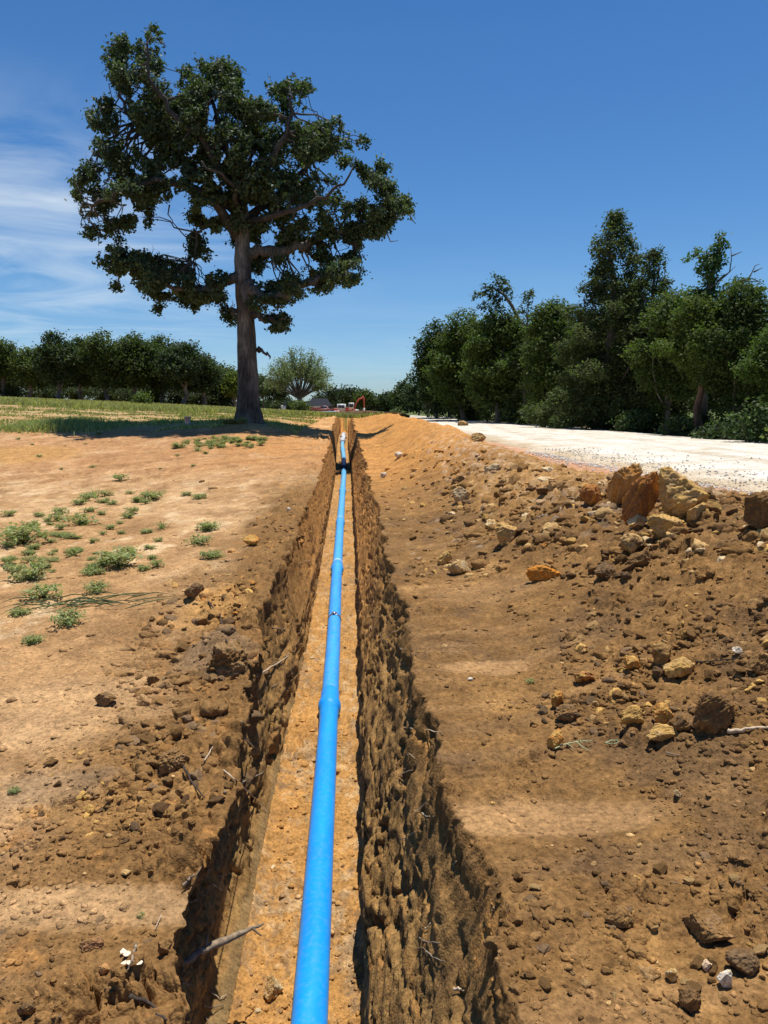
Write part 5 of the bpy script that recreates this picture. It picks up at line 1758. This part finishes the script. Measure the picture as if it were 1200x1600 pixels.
def field_grass():
    rng = np.random.RandomState(41)
    G = Geo()
    # strip of meadow left of the oak
    n = 60000
    Y = 25 + 24 * rng.rand(n) ** 1.6
    X = -3.0 - (Y * .62 - 1) * rng.rand(n)
    nz = fbm(X * .5, Y * .5, 71, 3) + .5 * fbm(X * 2, Y * 2, 72, 2)
    keep = (nz > -.06) & (Y > 26.0 + 1.8 * fbm(X * .6, Y * 0, 73, 3))
    X, Y, nz = X[keep], Y[keep], nz[keep]
    h = (.05 + .16 * np.clip(nz, 0, 1)) * rng.uniform(.5, 1.4, len(X))
    pal = np.array([[.22, .29, .09], [.31, .36, .14], [.50, .43, .22], [.17, .23, .075]])
    sel = pal[rng.choice(4, len(X), p=[.38, .27, .15, .20])]
    V, Q, T, C = blades(np.stack([X, Y, gz_np(X, Y) - .01], 1), h, rng, np.array([1, 1, 1]), .02)
    G.add(V, Q, T, C * np.repeat(sel, 5, 0))
    # taller clump
    n = 5000
    cx = ray(95, 640).x * 27.5
    X = cx + rng.normal(size=n) * 1.3; Y = 27.5 + rng.normal(size=n) * .7
    h = .30 * rng.uniform(.4, 1.3, n) * np.exp(-((X - cx) / 2.2) ** 2)
    V, Q, T, C = blades(np.stack([X, Y, gz_np(X, Y)], 1), h, rng, np.array([.30, .33, .14]), .014, .8)
    G.add(V, Q, T, C)
    # beyond the crest: sparse taller grass
    n = 22000
    Y = 42 + 45 * rng.rand(n) ** 1.3
    X = (-.62 + .62 * rng.rand(n)) * Y
    h = .25 * rng.uniform(.4, 1.3, n)
    V, Q, T, C = blades(np.stack([X, Y, gz_np(X, Y)], 1), h, rng, np.array([.32, .34, .14]), .05)
    G.add(V, Q, T, C)
    o = obj('meadow_grass', G.mesh('meadow_grass', M_GRASS))
    tag(o, 'green and straw coloured meadow grass on the raised left field', 'grass', kind='stuff')


field_grass()


def weed_mesh(seed, stems=9, spread=.16, h=.12, leaf=.035, col=(.13, .19, .075)):
    rng = np.random.RandomState(seed)
    G = Geo()
    P = []
    for s in range(stems):
        a = rng.uniform(0, 6.28); L = spread * rng.uniform(.5, 1.1)
        end = np.array([math.cos(a) * L, math.sin(a) * L, h * rng.uniform(.4, 1.1)])
        midp = end * np.array([.45, .45, .75])
        G.tube([(0, 0, -.01), midp, end], [.003, .0025, .0015], 4, col=(.16, .15, .07))
        for q in np.linspace(.25, 1, 7):
            c = midp * (1 - q) + end * q if q > .4 else midp * q / .4
            for z in range(3):
                P.append(c + rng.normal(size=3) * leaf * .55)
    P = np.array(P)
    V, Q, C = leaves(P, leaf, rng, np.array(col), .3, up=.8, aspect=.42)
    G.add(V, Q, None, C)
    return G.mesh('weed', M_GRASS)


WEEDS = [weed_mesh(500 + k, 13 + k * 3, .17, .11 + .02 * (k % 3), .048, (.27, .30, .13)) for k in range(5)]
GRASSY = []
for k in range(3):
    rng = np.random.RandomState(520 + k)
    n = 40
    P = np.stack([rng.normal(size=n) * .03, rng.normal(size=n) * .03, np.zeros(n)], 1)
    V, Q, T, C = blades(P, .20 * rng.uniform(.5, 1.2, n), rng, np.array([.24, .30, .15]), .006, 1.3)
    GRASSY.append(Geo().add(V, Q, T, C).mesh('grass_tuft', M_GRASS))


def weed(px, py, wpx, label, grp=None, kind=0, name='weed', cat='weed'):
    p, n = hit(px, py)
    if p is None:
        return
    s = wpx / F * math.hypot(p.y, EYE - p.z) / .35
    o = obj(name, (WEEDS if kind == 0 else GRASSY)[rs.randrange(5 if kind == 0 else 3)])
    o.location = (p.x, p.y, p.z)
    o.scale = (s, s, s * rs.uniform(.6, .95))
    o.rotation_euler = (0, 0, rs.uniform(0, 6.28))
    tag(o, label, cat, grp)


NAMED_W = [
    (185, 885, 70, 'bushy weed nearest the middle of the pale dirt patch', 0), (68, 935, 62, 'upright leafy weed above the fallen grass blades', 0),
    (45, 905, 60, 'yellowish weed at the left edge beside the upright one', 0), (35, 850, 75, 'large spreading weed at the left edge', 0), (128, 818, 55, 'tall weed with dark leaves behind the bushy ones', 0),
    (252, 826, 30, 'spiky small weed alone in pale dirt', 1), (245, 886, 24, 'round dry weed right of the bushy weed', 0), (330, 872, 38, 'flat grey green weed nearest the trench', 0),
    (105, 975, 50, 'low weed below the fallen grass blades', 0), (30, 960, 34, 'faint low weed at the left edge', 0), (52, 1004, 34, 'small flattened weed on bare dirt', 0),
    (150, 925, 36, 'round dark weed right of the fallen grass', 0), (310, 850, 40, 'sprawling pale weed left of the trench', 0), (325, 828, 38, 'pale weed behind the sprawling one', 0),
    (188, 750, 26, 'dark weed alone on the brown bank', 0), (22, 1238, 18, 'tiny green sprig at the left edge', 0), (220, 1432, 12, 'tiny seedling in the scraped soil', 0),
    (309, 705, 20, 'thin upright weed on the bank below the meadow', 1), (827, 1066, 16, 'tiny dark sprig on the smooth smear right of the trench', 0), (92, 812, 34, 'small weed behind the large spreading one', 0),
    (148, 778, 30, 'thin leaning grass tuft on the bank foot', 1), (240, 780, 40, 'trailing weed along the bank foot', 0), (280, 700, 24, 'little weed on the bank', 0)]
for px, py, w, lb, kd in NAMED_W:
    weed(px, py, w, lb, None, kd, 'weed' if kd == 0 else 'grass_tuft', 'weed' if kd == 0 else 'grass')
rs = random.Random(12)
for k in range(64):
    a_, b_, c_ = rs.uniform(0, 250), rs.uniform(795, 900), rs.uniform(12, 30)
    d_ = ('small ' if c_ < 20 else 'wide ') + 'green weed on the pale dirt patch, ' + ('rear' if b_ < 825 else 'middle' if b_ < 862 else 'front') + (' of its left part' if a_ < 125 else ' of its right part')
    weed(a_, b_, c_, d_, 'weeds: ' + d_)
for k in range(12):
    weed(rs.uniform(120, 320), rs.uniform(770, 790), rs.uniform(14, 26), 'small weed in the row along the foot of the bank', 'weeds along the bank foot')
for k in range(30):
    a_, c_ = rs.uniform(290, 412), rs.uniform(10, 20)
    d_ = ('small' if c_ < 15 else 'bigger') + ' low weed in the green patch before the big trunk, ' + ('its left end' if a_ < 330 else 'its middle' if a_ < 372 else 'its right end')
    weed(a_, rs.uniform(684, 700), c_, d_, 'weeds: ' + d_)
for k in range(14):
    weed(rs.uniform(0, 360), rs.uniform(676, 740), rs.uniform(5, 12), 'tiny weed dotted over the brown bank', 'weeds on the bank')
for k in range(12):
    p = rs.uniform(350, 378)
    weed(p, 662, rs.uniform(14, 24), 'dark leafy sprout against the left foot of the big trunk', 'sprouts at the trunk foot')


def fallen_grass():
    rng = np.random.RandomState(90)
    p, n = hit(130, 945)
    G = Geo()
    for k in range(26):
        a = rng.uniform(-.5, .5) + (math.pi if rng.rand() < .4 else 0)
        L = rng.uniform(.2, .55)
        s = np.array([p.x + rng.normal() * .22, p.y + rng.normal() * .12])
        pts = []
        for q in np.linspace(0, 1, 6):
            x, y = s[0] + math.cos(a + q * .4) * L * q, s[1] + math.sin(a + q * .4) * L * q
            pts.append((x, y, drop(x, y) + .015 + .05 * math.sin(math.pi * q)))
        G.tube(pts, [.004, .006, .006, .005, .003, .001], 4, col=np.array([.15, .18, .085]) * rng.uniform(.7, 1.3))
    tag(obj('fallen_grass', G.mesh('fallen_grass', M_GRASS)), 'sheaf of pulled long grass blades lying flat on the pale dirt', 'grass')


fallen_grass()

# ------------------------------------------------------------------ roots and sticks
def stick(name, label, pix, r, cat='stick', col=(1, 1, 1), lift=.02, group=None, ends=None, seed=1, mat=None, branches=()):
    """a stick laid through points that lie on the ground under the given photo pixels"""
    rng = np.random.RandomState(seed)
    P = []
    for i, (px, py) in enumerate(pix):
        p, n = hit(px, py)
        if ends and ends[i] is not None:
            p = at(px, py, ends[i])
        P.append(np.array(p) + np.array([0, -.008, lift]))
    m = len(P)
    ts = np.linspace(0, m - 1, m * 4)
    F_ = [np.array([np.interp(q, range(m), [p[i] for p in P]) for i in range(3)]) + rng.normal(size=3) * r * .35 for q in ts]
    G = Geo()
    G.tube(F_, [r * (1 - .55 * q / (m - 1)) for q in ts], 7, rough=.18, seed=seed)
    for (i, dx, dy, dz, rr) in branches:
        s = F_[i]
        G.tube([s, s + np.array([dx, dy, dz]) * .5 + rng.normal(size=3) * .01, s + np.array([dx, dy, dz])], [r * rr, r * rr * .7, r * .15], 5)
    tag(obj(name, G.mesh(name, mat or M_ROOT, color=False)), label, cat, group)


M_STICK = plain_mat('grey_stick', (.24, .18, .12), .85, var=.45, scale=25)
M_PALE = plain_mat('pale_root', (.50, .38, .25), .8, var=.25, scale=30)
M_DARKR = plain_mat('dark_root', (.05, .035, .025), .9, var=.3, scale=30)
# thick broken branch spanning from the left lip over the wall to the floor
pa, _ = hit(283, 1508)
pb = at(412, 1444, 3.35)
G = Geo()
a_ = np.array(pa) + np.array([-.02, 0, .0]); b_ = np.array(pb)
rng = np.random.RandomState(2)
pts = [a_ * (1 - q) + b_ * q + rng.normal(size=3) * .003 + np.array([0, 0, .012 * math.sin(3.1 * q)]) for q in np.linspace(0, 1, 14)]
G.tube(pts, list(np.interp(np.linspace(0, 1, 14), [0, .12, .5, .8, 1], [.004, .015, .017, .012, .003])), 9, rough=.22, seed=4)
G.tube([pts[4], pts[4] + np.array([.0, .03, .05])], [.01, .003], 5)
G.tube([pts[11], pts[11] + np.array([.05, -.03, -.02])], [.008, .003], 5)
tag(obj('broken_branch', G.mesh('broken_branch', M_STICK, color=False)), 'thick broken grey branch sticking out over the left trench wall', 'branch')
STICKS = [
    ('root', 'dark thin root curling over the left clay block', [(325, 942), (345, 965), (352, 1000), (372, 1025), (383, 1042)], .008, M_DARKR),
    ('root', 'pale forked root across the left wall beside the clay block', [(400, 1058), (430, 1040), (458, 1022)], .009, M_PALE),
    ('root', 'pale straight root on the left wall at mid height', [(352, 1238), (385, 1222), (412, 1208)], .009, M_STICK),
    ('root', 'fine pale rootlet above the straight one on the left wall', [(382, 1155), (396, 1168), (408, 1180)], .004, M_PALE),
    ('root', 'fine pale rootlet below the straight root', [(350, 1205), (370, 1222), (400, 1250), (420, 1272)], .004, M_PALE),
    ('root', 'short pale root bridging a dark hole on the left lip', [(320, 1192), (334, 1168)], .005, M_PALE),
    ('root', 'curved dark root lying in a crack near the left lip', [(288, 1200), (300, 1225), (320, 1248)], .006, M_DARKR),
    ('root', 'branching fine root on the dark lower left wall', [(295, 1412), (318, 1405), (330, 1388), (352, 1375)], .005, M_STICK),
    ('root', 'knotty root at the lip above the dark lower wall', [(288, 1388), (300, 1372), (330, 1360)], .007, M_STICK),
    ('root', 'fine curly root at the bottom of the dark wall', [(288, 1535), (300, 1545), (318, 1530)], .004, M_STICK),
    ('root', 'hooked pale root at the bottom of the dark wall', [(330, 1552), (345, 1562), (355, 1555)], .004, M_PALE),
    ('root', 'long thin root hanging at the bottom left wall', [(287, 1515), (286, 1540), (308, 1568)], .004, M_STICK),
    ('root', 'dark root in the soil at the bottom left', [(205, 1558), (235, 1570), (262, 1596)], .008, M_DARKR),
    ('twig', 'brown twig lying across the dry leaf fragments', [(214, 1478), (208, 1500), (200, 1520)], .006, M_STICK),
    ('twig', 'thin straw on the lower left soil', [(253, 1432), (243, 1455)], .0025, M_PALE),
    ('root', 'pale straight root lying on the right slope of the trench', [(613, 1136), (640, 1140), (690, 1146)], .0055, M_PALE),
    ('root', 'short pale root stub on the right wall near the clamp', [(557, 942), (582, 942)], .006, M_STICK),
    ('root', 'forked pale root on the right wall near the clamp', [(558, 955), (585, 965)], .006, M_PALE),
    ('root', 'short root crossing the left wall opposite the clamp', [(478, 925), (495, 928)], .007, M_STICK),
    ('root', 'thin pale root on the left wall opposite the clamp', [(425, 982), (446, 985)], .006, M_STICK),
    ('root', 'slender root on the right wall, low in the view', [(675, 1368), (715, 1350)], .006, M_STICK),
    ('root', 'short root on the right wall, upper part', [(625, 1015), (650, 1024)], .006, M_STICK),
    ('root', 'long pale root lying by the big dark clod at the right edge', [(1135, 1145), (1165, 1143), (1198, 1137)], .011, M_PALE),
    ('root', 'thin dark root on the right slope below the white stone', [(1085, 1036), (1120, 1035), (1160, 1030)], .005, M_DARKR),
    ('root', 'stub of root near the bottom of the right wall', [(708, 1546), (725, 1550)], .006, M_PALE),
    ('twig', 'small dry twig leaning on soil at the right', [(1040, 1178), (1062, 1184)], .004, M_STICK),
]
for k, (nm, lb, pix, r, mt) in enumerate(STICKS):
    stick(nm, lb, pix, r, 'root' if nm == 'root' else 'twig', seed=k, mat=mt, lift=.012,
          branches=[(5, .04, .02, .03, .6), (7, -.03, .02, .03, .6)] if ('fork' in lb or 'branching' in lb or 'knotty' in lb) else ())
rr_ = random.Random(33)
for side, n_, pts_ in (('left', 14, [(330, 1380), (300, 1560), (395, 1180), (430, 1060), (470, 940)]), ('right', 16, [(650, 1500), (640, 1300), (620, 1180), (600, 1040), (575, 940)])):
    for k in range(n_):
        bx, by = pts_[k % 5]
        x0, y0 = bx + rr_.uniform(-22, 22), by + rr_.uniform(-60, 40)
        a_ = rr_.uniform(-.9, .9)
        L_ = rr_.uniform(10, 34) * (y0 / 1300)
        pix = [(x0, y0), (x0 + L_ * .4 * math.cos(a_), y0 + L_ * .4 * math.sin(a_) + rr_.uniform(-5, 5)), (x0 + L_ * math.cos(a_), y0 + L_ * math.sin(a_))]
        row = 'near the bottom of the view' if y0 > 1300 else 'at mid height' if y0 > 1080 else 'opposite the steel clamp'
        stick('rootlet', 'thin broken rootlet poking from the %s trench wall, %s' % (side, row), pix, rr_.uniform(.002, .004), 'root', seed=60 + k, mat=rr_.choice([M_PALE, M_STICK]), lift=.015, group='rootlets on the %s wall %s' % (side, row))
M_GSTEM = plain_mat('pale_green_stem', (.38, .42, .22), .6, var=.15)
stick('plant_stem', 'pale green plucked stem lying beside the round golden lump', [(866, 1174), (880, 1168), (905, 1163), (925, 1163)], .004, 'stem', mat=M_GSTEM, lift=.02,
      branches=[(6, .02, -.06, 0, .8), (9, .05, -.10, 0, .8), (10, .0, -.04, .01, .8)])
stick('plant_stem', 'loop of pale green stem right of the plucked one', [(944, 1164), (955, 1160), (970, 1161), (960, 1166), (946, 1165)], .004, 'stem', mat=M_GSTEM, lift=.015)

# dry leaf fragments near the bottom left
G = Geo()
rng = np.random.RandomState(6)
for px, py in [(192, 1492), (205, 1508), (218, 1510), (196, 1510), (200, 1496)]:
    p, n = hit(px, py)
    k = 7
    an = np.linspace(0, 6.28, k, endpoint=False)
    rr = .014 * rng.uniform(.6, 1.3, k)
    V = [(p.x + r * math.cos(a), p.y + r * math.sin(a) * .9, p.z + .012 + rng.uniform(0, .006)) for r, a in zip(rr, an)] + [(p.x, p.y, p.z + .016)]
    G.add(V, None, [(i, (i + 1) % k, k) for i in range(k)])
tag(obj('dry_leaf', G.mesh('dry_leaf', plain_mat('dry_leaf', (.72, .58, .42), .7), color=False)), 'torn cream coloured dry leaf on the lower left soil', 'leaf')

# ------------------------------------------------------------------ small far things
# the striped cup in the grass
p = at(293, 654, 27.3)
z = drop(p.x, p.y)
t = thing('bucket', 'small white and red striped bucket standing in the meadow grass', 'bucket', (p.x, p.y, z + .08))
mw = plain_mat('bucket_white', (.75, .68, .62), .5); mr = plain_mat('bucket_red', (.55, .14, .10), .5)
G = Geo(); n = 20; V = []
for r, zz in ((.085, 0), (.115, .24), (.122, .24), (.122, .25), (.105, .25), (.08, .02)):
    V += [(r * math.cos(6.2832 * k / n), r * math.sin(6.2832 * k / n), zz) for k in range(n)]
G.add(V, [(i * n + k, i * n + (k + 1) % n, (i + 1) * n + (k + 1) % n, (i + 1) * n + k) for i in range(5) for k in range(n)])
obj('cup', G.mesh('cup', mw, color=False), t)
for a0 in (-1.9, -1.25, 1.2, 2.4):
    G = Geo(); V = []
    for r, zz in ((.087, .01), (.1165, .235)):
        V += [(r * math.cos(a0 + .11 * j), r * math.sin(a0 + .11 * j), zz) for j in range(4)]
    G.add(V, [(j, j + 1, 5 + j, 4 + j) for j in range(3)])
    obj('red_stripe', G.mesh('red_stripe', mr, color=False), t)

# far excavator
def excavator():
    Y = 150
    x = ray(548, 640).x * Y
    t = thing('excavator', 'small red excavator with raised arm at the far end of the trench', 'excavator', (x, Y, drop(x, Y)))
    red = plain_mat('machine_red', (.42, .06, .035), .45); blk = plain_mat('machine_black', (.03, .03, .03), .6); wht = plain_mat('machine_white', (.6, .6, .58), .5)
    for s in (-1, 1):
        G = Geo()
        prof = [(-1.2, .12), (-1.35, .3), (-1.2, .5), (1.2, .5), (1.35, .3), (1.2, .12)]
        V = [(q, s * .6 + d, z) for d in (-.2, .2) for q, z in prof]
        G.add(V, [(i, (i + 1) % 6, 6 + (i + 1) % 6, 6 + i) for i in range(6)])
        G.add(V, [(0, 1, 4, 5), (1, 2, 3, 4), (6, 11, 10, 7), (7, 10, 9, 8)])
        obj('track', G.mesh('track', blk, color=False), t)
    G = Geo(); G.box(-1.0, .8, -.75, .75, .55, 1.15); G.box(-1.05, -.45, -.7, .7, 1.15, 1.45)
    obj('body', G.mesh('body', red, color=False), t)
    G = Geo(); G.box(-.35, .65, -.75, .15, 1.15, 2.4)
    cab = obj('cab', G.mesh('cab', wht, color=False), t)
    G = Geo(); G.box(-.25, .55, -.77, -.75, 1.5, 2.2); obj('window', G.mesh('window', blk, color=False), cab)
    G = Geo(); G.tube([(.7, .2, 1.0), (1.1, .2, 2.3), (1.7, .2, 3.1), (2.6, .2, 3.45)], [.16, .2, .2, .14], 4)
    obj('boom', G.mesh('boom', red, color=False), t)
    G = Geo(); G.tube([(2.4, .2, 3.75), (2.65, .2, 3.3), (2.75, .2, 1.2)], [.12, .18, .12], 4)
    obj('arm', G.mesh('arm', red, color=False), t)
    G = Geo(); G.tube([(2.9, .2, 1.3), (2.95, .2, .9), (2.6, .2, .6), (2.2, .2, .7)], [.1, .3, .35, .1], 6)
    obj('bucket', G.mesh('bucket', blk, color=False), t)


excavator()


def far_boxes():
    mw = plain_mat('far_white', (.62, .62, .6), .5); rd = plain_mat('far_red', (.20, .05, .04), .5); dk = plain_mat('far_dark', (.035, .037, .045), .6); bk = plain_mat('far_brick', (.16, .12, .11), .8); rf = plain_mat('far_roof', (.022, .024, .030), .9, spec=.1)
    gl = plain_mat('far_glass', (.05, .06, .08), .2)
    # house
    Y = 175; x = ray(498, 640).x * Y
    t = thing('house', 'low dark brick house with grey roof seen beyond the trench', 'house', (x, Y, drop(x, Y)), rz=.15)
    G = Geo(); G.box(-2.6, 2.6, -3, 3, 0, 1.8); w = obj('wall', G.mesh('wall', bk, color=False), t)
    G = Geo(); V = [(-3.0, -3.4, 1.8), (3.0, -3.4, 1.8), (3.0, 3.4, 1.8), (-3.0, 3.4, 1.8), (-1.4, 0, 3.6), (2.0, 0, 3.6)]
    G.add(V, [(0, 1, 5, 4), (2, 3, 4, 5)], [(1, 2, 5), (3, 0, 4)]); G.add(V[:4], [(0, 3, 2, 1)])
    obj('roof', G.mesh('roof', rf, color=False), t)
    for q in (-1.7, 0, 1.7):
        G = Geo(); G.box(q - .35, q + .35, -3.03, -2.98, .7, 1.5); obj('window', G.mesh('window', gl, color=False), t)
    # red pickup
    Y = 140; x = ray(503, 640).x * Y
    t = thing('pickup_truck', 'dark red pickup truck parked before the dark house', 'truck', (x, Y, drop(x, Y)), rz=.1)
    G = Geo(); G.box(-2.3, 2.3, -.85, .85, .5, .98); G.box(-2.3, -.4, -.85, -.75, .98, 1.2); G.box(-2.3, -.4, .75, .85, .98, 1.2); obj('body', G.mesh('body', rd, color=False), t)
    G = Geo(); V = [(-.4, -.8, .98), (1.4, -.8, .98), (1.4, .8, .98), (-.4, .8, .98), (-.3, -.65, 1.55), (.8, -.65, 1.55), (.8, .65, 1.55), (-.3, .65, 1.55)]
    G.add(V, [(0, 1, 5, 4), (1, 2, 6, 5), (2, 3, 7, 6), (3, 0, 4, 7), (4, 5, 6, 7)]); cb = obj('cab', G.mesh('cab', rd, color=False), t)
    G = Geo(); G.add([(-.25, -.80, 1.05), (1.1, -.80, 1.05), (.75, -.68, 1.48), (-.2, -.68, 1.48)], [(0, 1, 2, 3)]); obj('window', G.mesh('window', gl, color=False), cb)
    for wx in (-1.4, 1.4):
        for wy in (-.8, .8):
            G = Geo(); G.tube([(wx, wy - .12, .36), (wx, wy + .12, .36)], .36, 14); obj('wheel', G.mesh('wheel', dk, color=False), t)
    # white truck and trailer, machinery
    Y = 155; x = ray(537, 640).x * Y
    t = thing('utility_truck', 'white utility truck beside the red excavator', 'truck', (x, Y, drop(x, Y)))
    G = Geo(); G.box(-1.3, .4, -1, 1, .6, 2.2); obj('cab', G.mesh('cab', mw, color=False), t)
    G = Geo(); G.box(.45, 2.6, -1, 1, .6, 1.1); obj('bed', G.mesh('bed', mw, color=False), t)
    G = Geo(); G.box(-1.1, .2, -1.03, -1.0, 1.35, 1.95); obj('window', G.mesh('window', gl, color=False), t)
    for wx in (-.8, 1.8):
        G = Geo(); G.tube([(wx, -1.02, .4), (wx, 1.02, .4)], .4, 12); obj('wheel', G.mesh('wheel', dk, color=False), t)
    Y = 148; x = ray(524, 640).x * Y
    t = thing('compactor', 'small red compactor machine left of the white utility truck', 'machine', (x, Y, drop(x, Y)))
    G = Geo(); G.box(-.9, .9, -.5, .5, .35, .85); G.box(-.3, .4, -.4, .4, .85, 1.25); obj('body', G.mesh('body', plain_mat('far_red2', (.55, .16, .12), .5), color=False), t)
    for wx in (-.6, .6):
        G = Geo(); G.tube([(wx, -.55, .35), (wx, .55, .35)], .35, 12); obj('roller', G.mesh('roller', mw, color=False), t)
    # white block and person-height post
    Y = 152; x = ray(565, 640).x * Y
    t = thing('water_tank', 'white square tank right of the excavator', 'tank', (x - 1.2, Y + 2, drop(x, Y)))
    G = Geo(); G.box(-.5, .5, -.5, .5, .1, 1.1); G.box(-.55, .55, -.55, .55, 0, .1); obj('tank', G.mesh('tank', mw, color=False), t)
    G = Geo(); G.tube([(0, 0, 1.1), (0, 0, 1.2)], .15, 10); obj('lid', G.mesh('lid', dk, color=False), t)
    Y = 110; x = ray(569, 640).x * Y
    G = Geo(); G.box(-.09, .09, -.09, .09, -.3, 1.05); G.add([(-.09, -.09, 1.05), (.09, -.09, 1.05), (.09, .09, 1.05), (-.09, .09, 1.05), (0, 0, 1.12)], None, [(0, 1, 4), (1, 2, 4), (2, 3, 4), (3, 0, 4)])
    o = obj('marker_post', G.mesh('marker_post', plain_mat('post_cream', (.6, .55, .42), .7), color=False), loc=(x, Y, drop(x, Y)))
    tag(o, 'cream marker post standing right of the excavator', 'post')
    # pipes waiting on the grass
    for k in range(4):
        Y = 104 + k * .35; x = ray(505, 640).x * Y
        G = Geo(); n = 14
        V = []
        for yy, r in ((-1.9, .075), (-1.9, .0875), (1.55, .0875), (1.62, .10), (1.9, .10), (1.9, .088)):
            V += [(yy, r * math.cos(6.2832 * j / n), r * math.sin(6.2832 * j / n)) for j in range(n)]
        G.add(V, [(i * n + j, i * n + (j + 1) % n, (i + 1) * n + (j + 1) % n, (i + 1) * n + j) for i in range(5) for j in range(n)])
        o = obj('spare_pipe', G.mesh('spare_pipe', plain_mat('pale_pipe', (.45, .62, .70), .4), color=False), loc=(x, Y, drop(x, Y) + .30))
        o.rotation_euler = (0, .0, -.12 + .02 * k)
        tag(o, 'pale blue spare pipe lying in the row on the far grass', 'pipe', 'spare pipes on the far grass')
    # white shed under the trees
    for px, Y, w, h, lb in ((437, 150, 2.2, 1.5, 'small white shed between the dark tree and bush right of the big trunk'), (371, 128, 2.2, 2.2, 'white shed glimpsed just left of the big trunk')):
        x = ray(px, 640).x * Y
        t = thing('shed', lb, 'shed', (x, Y, drop(x, Y)))
        G = Geo(); G.box(-w / 2, w / 2, -1, 1, 0, h); obj('wall', G.mesh('wall', mw, color=False), t)
        G = Geo(); G.add([(-w / 2 - .15, -1.2, h), (w / 2 + .15, -1.2, h), (w / 2 + .15, 1.2, h), (-w / 2 - .15, 1.2, h), (-w / 2 - .15, 0, h + .6), (w / 2 + .15, 0, h + .6)], [(0, 1, 5, 4), (2, 3, 4, 5), (0, 3, 2, 1)], [(1, 2, 5), (3, 0, 4)])
        obj('roof', G.mesh('roof', rf, color=False), t)
    # dark spoil heap at the far end of the trench
    Y = 60
    P, Fc, a, b = rock_arrays(901, (7.5, 3, 1.0), 4, 3, .2)
    x = ray(570, 640).x * Y
    me = mesh_np('spoil_heap', P, None, Fc, np.tile(np.array([.12, .075, .04]), (len(P), 1)) * (1 + .6 * b[:, None]), mat=M_ROCK)
    o = obj('spoil_heap', me, loc=(x, Y, drop(x, Y) + .05))
    tag(o, 'low dark brown soil heap at the far end of the trench', 'soil heap')


far_boxes()
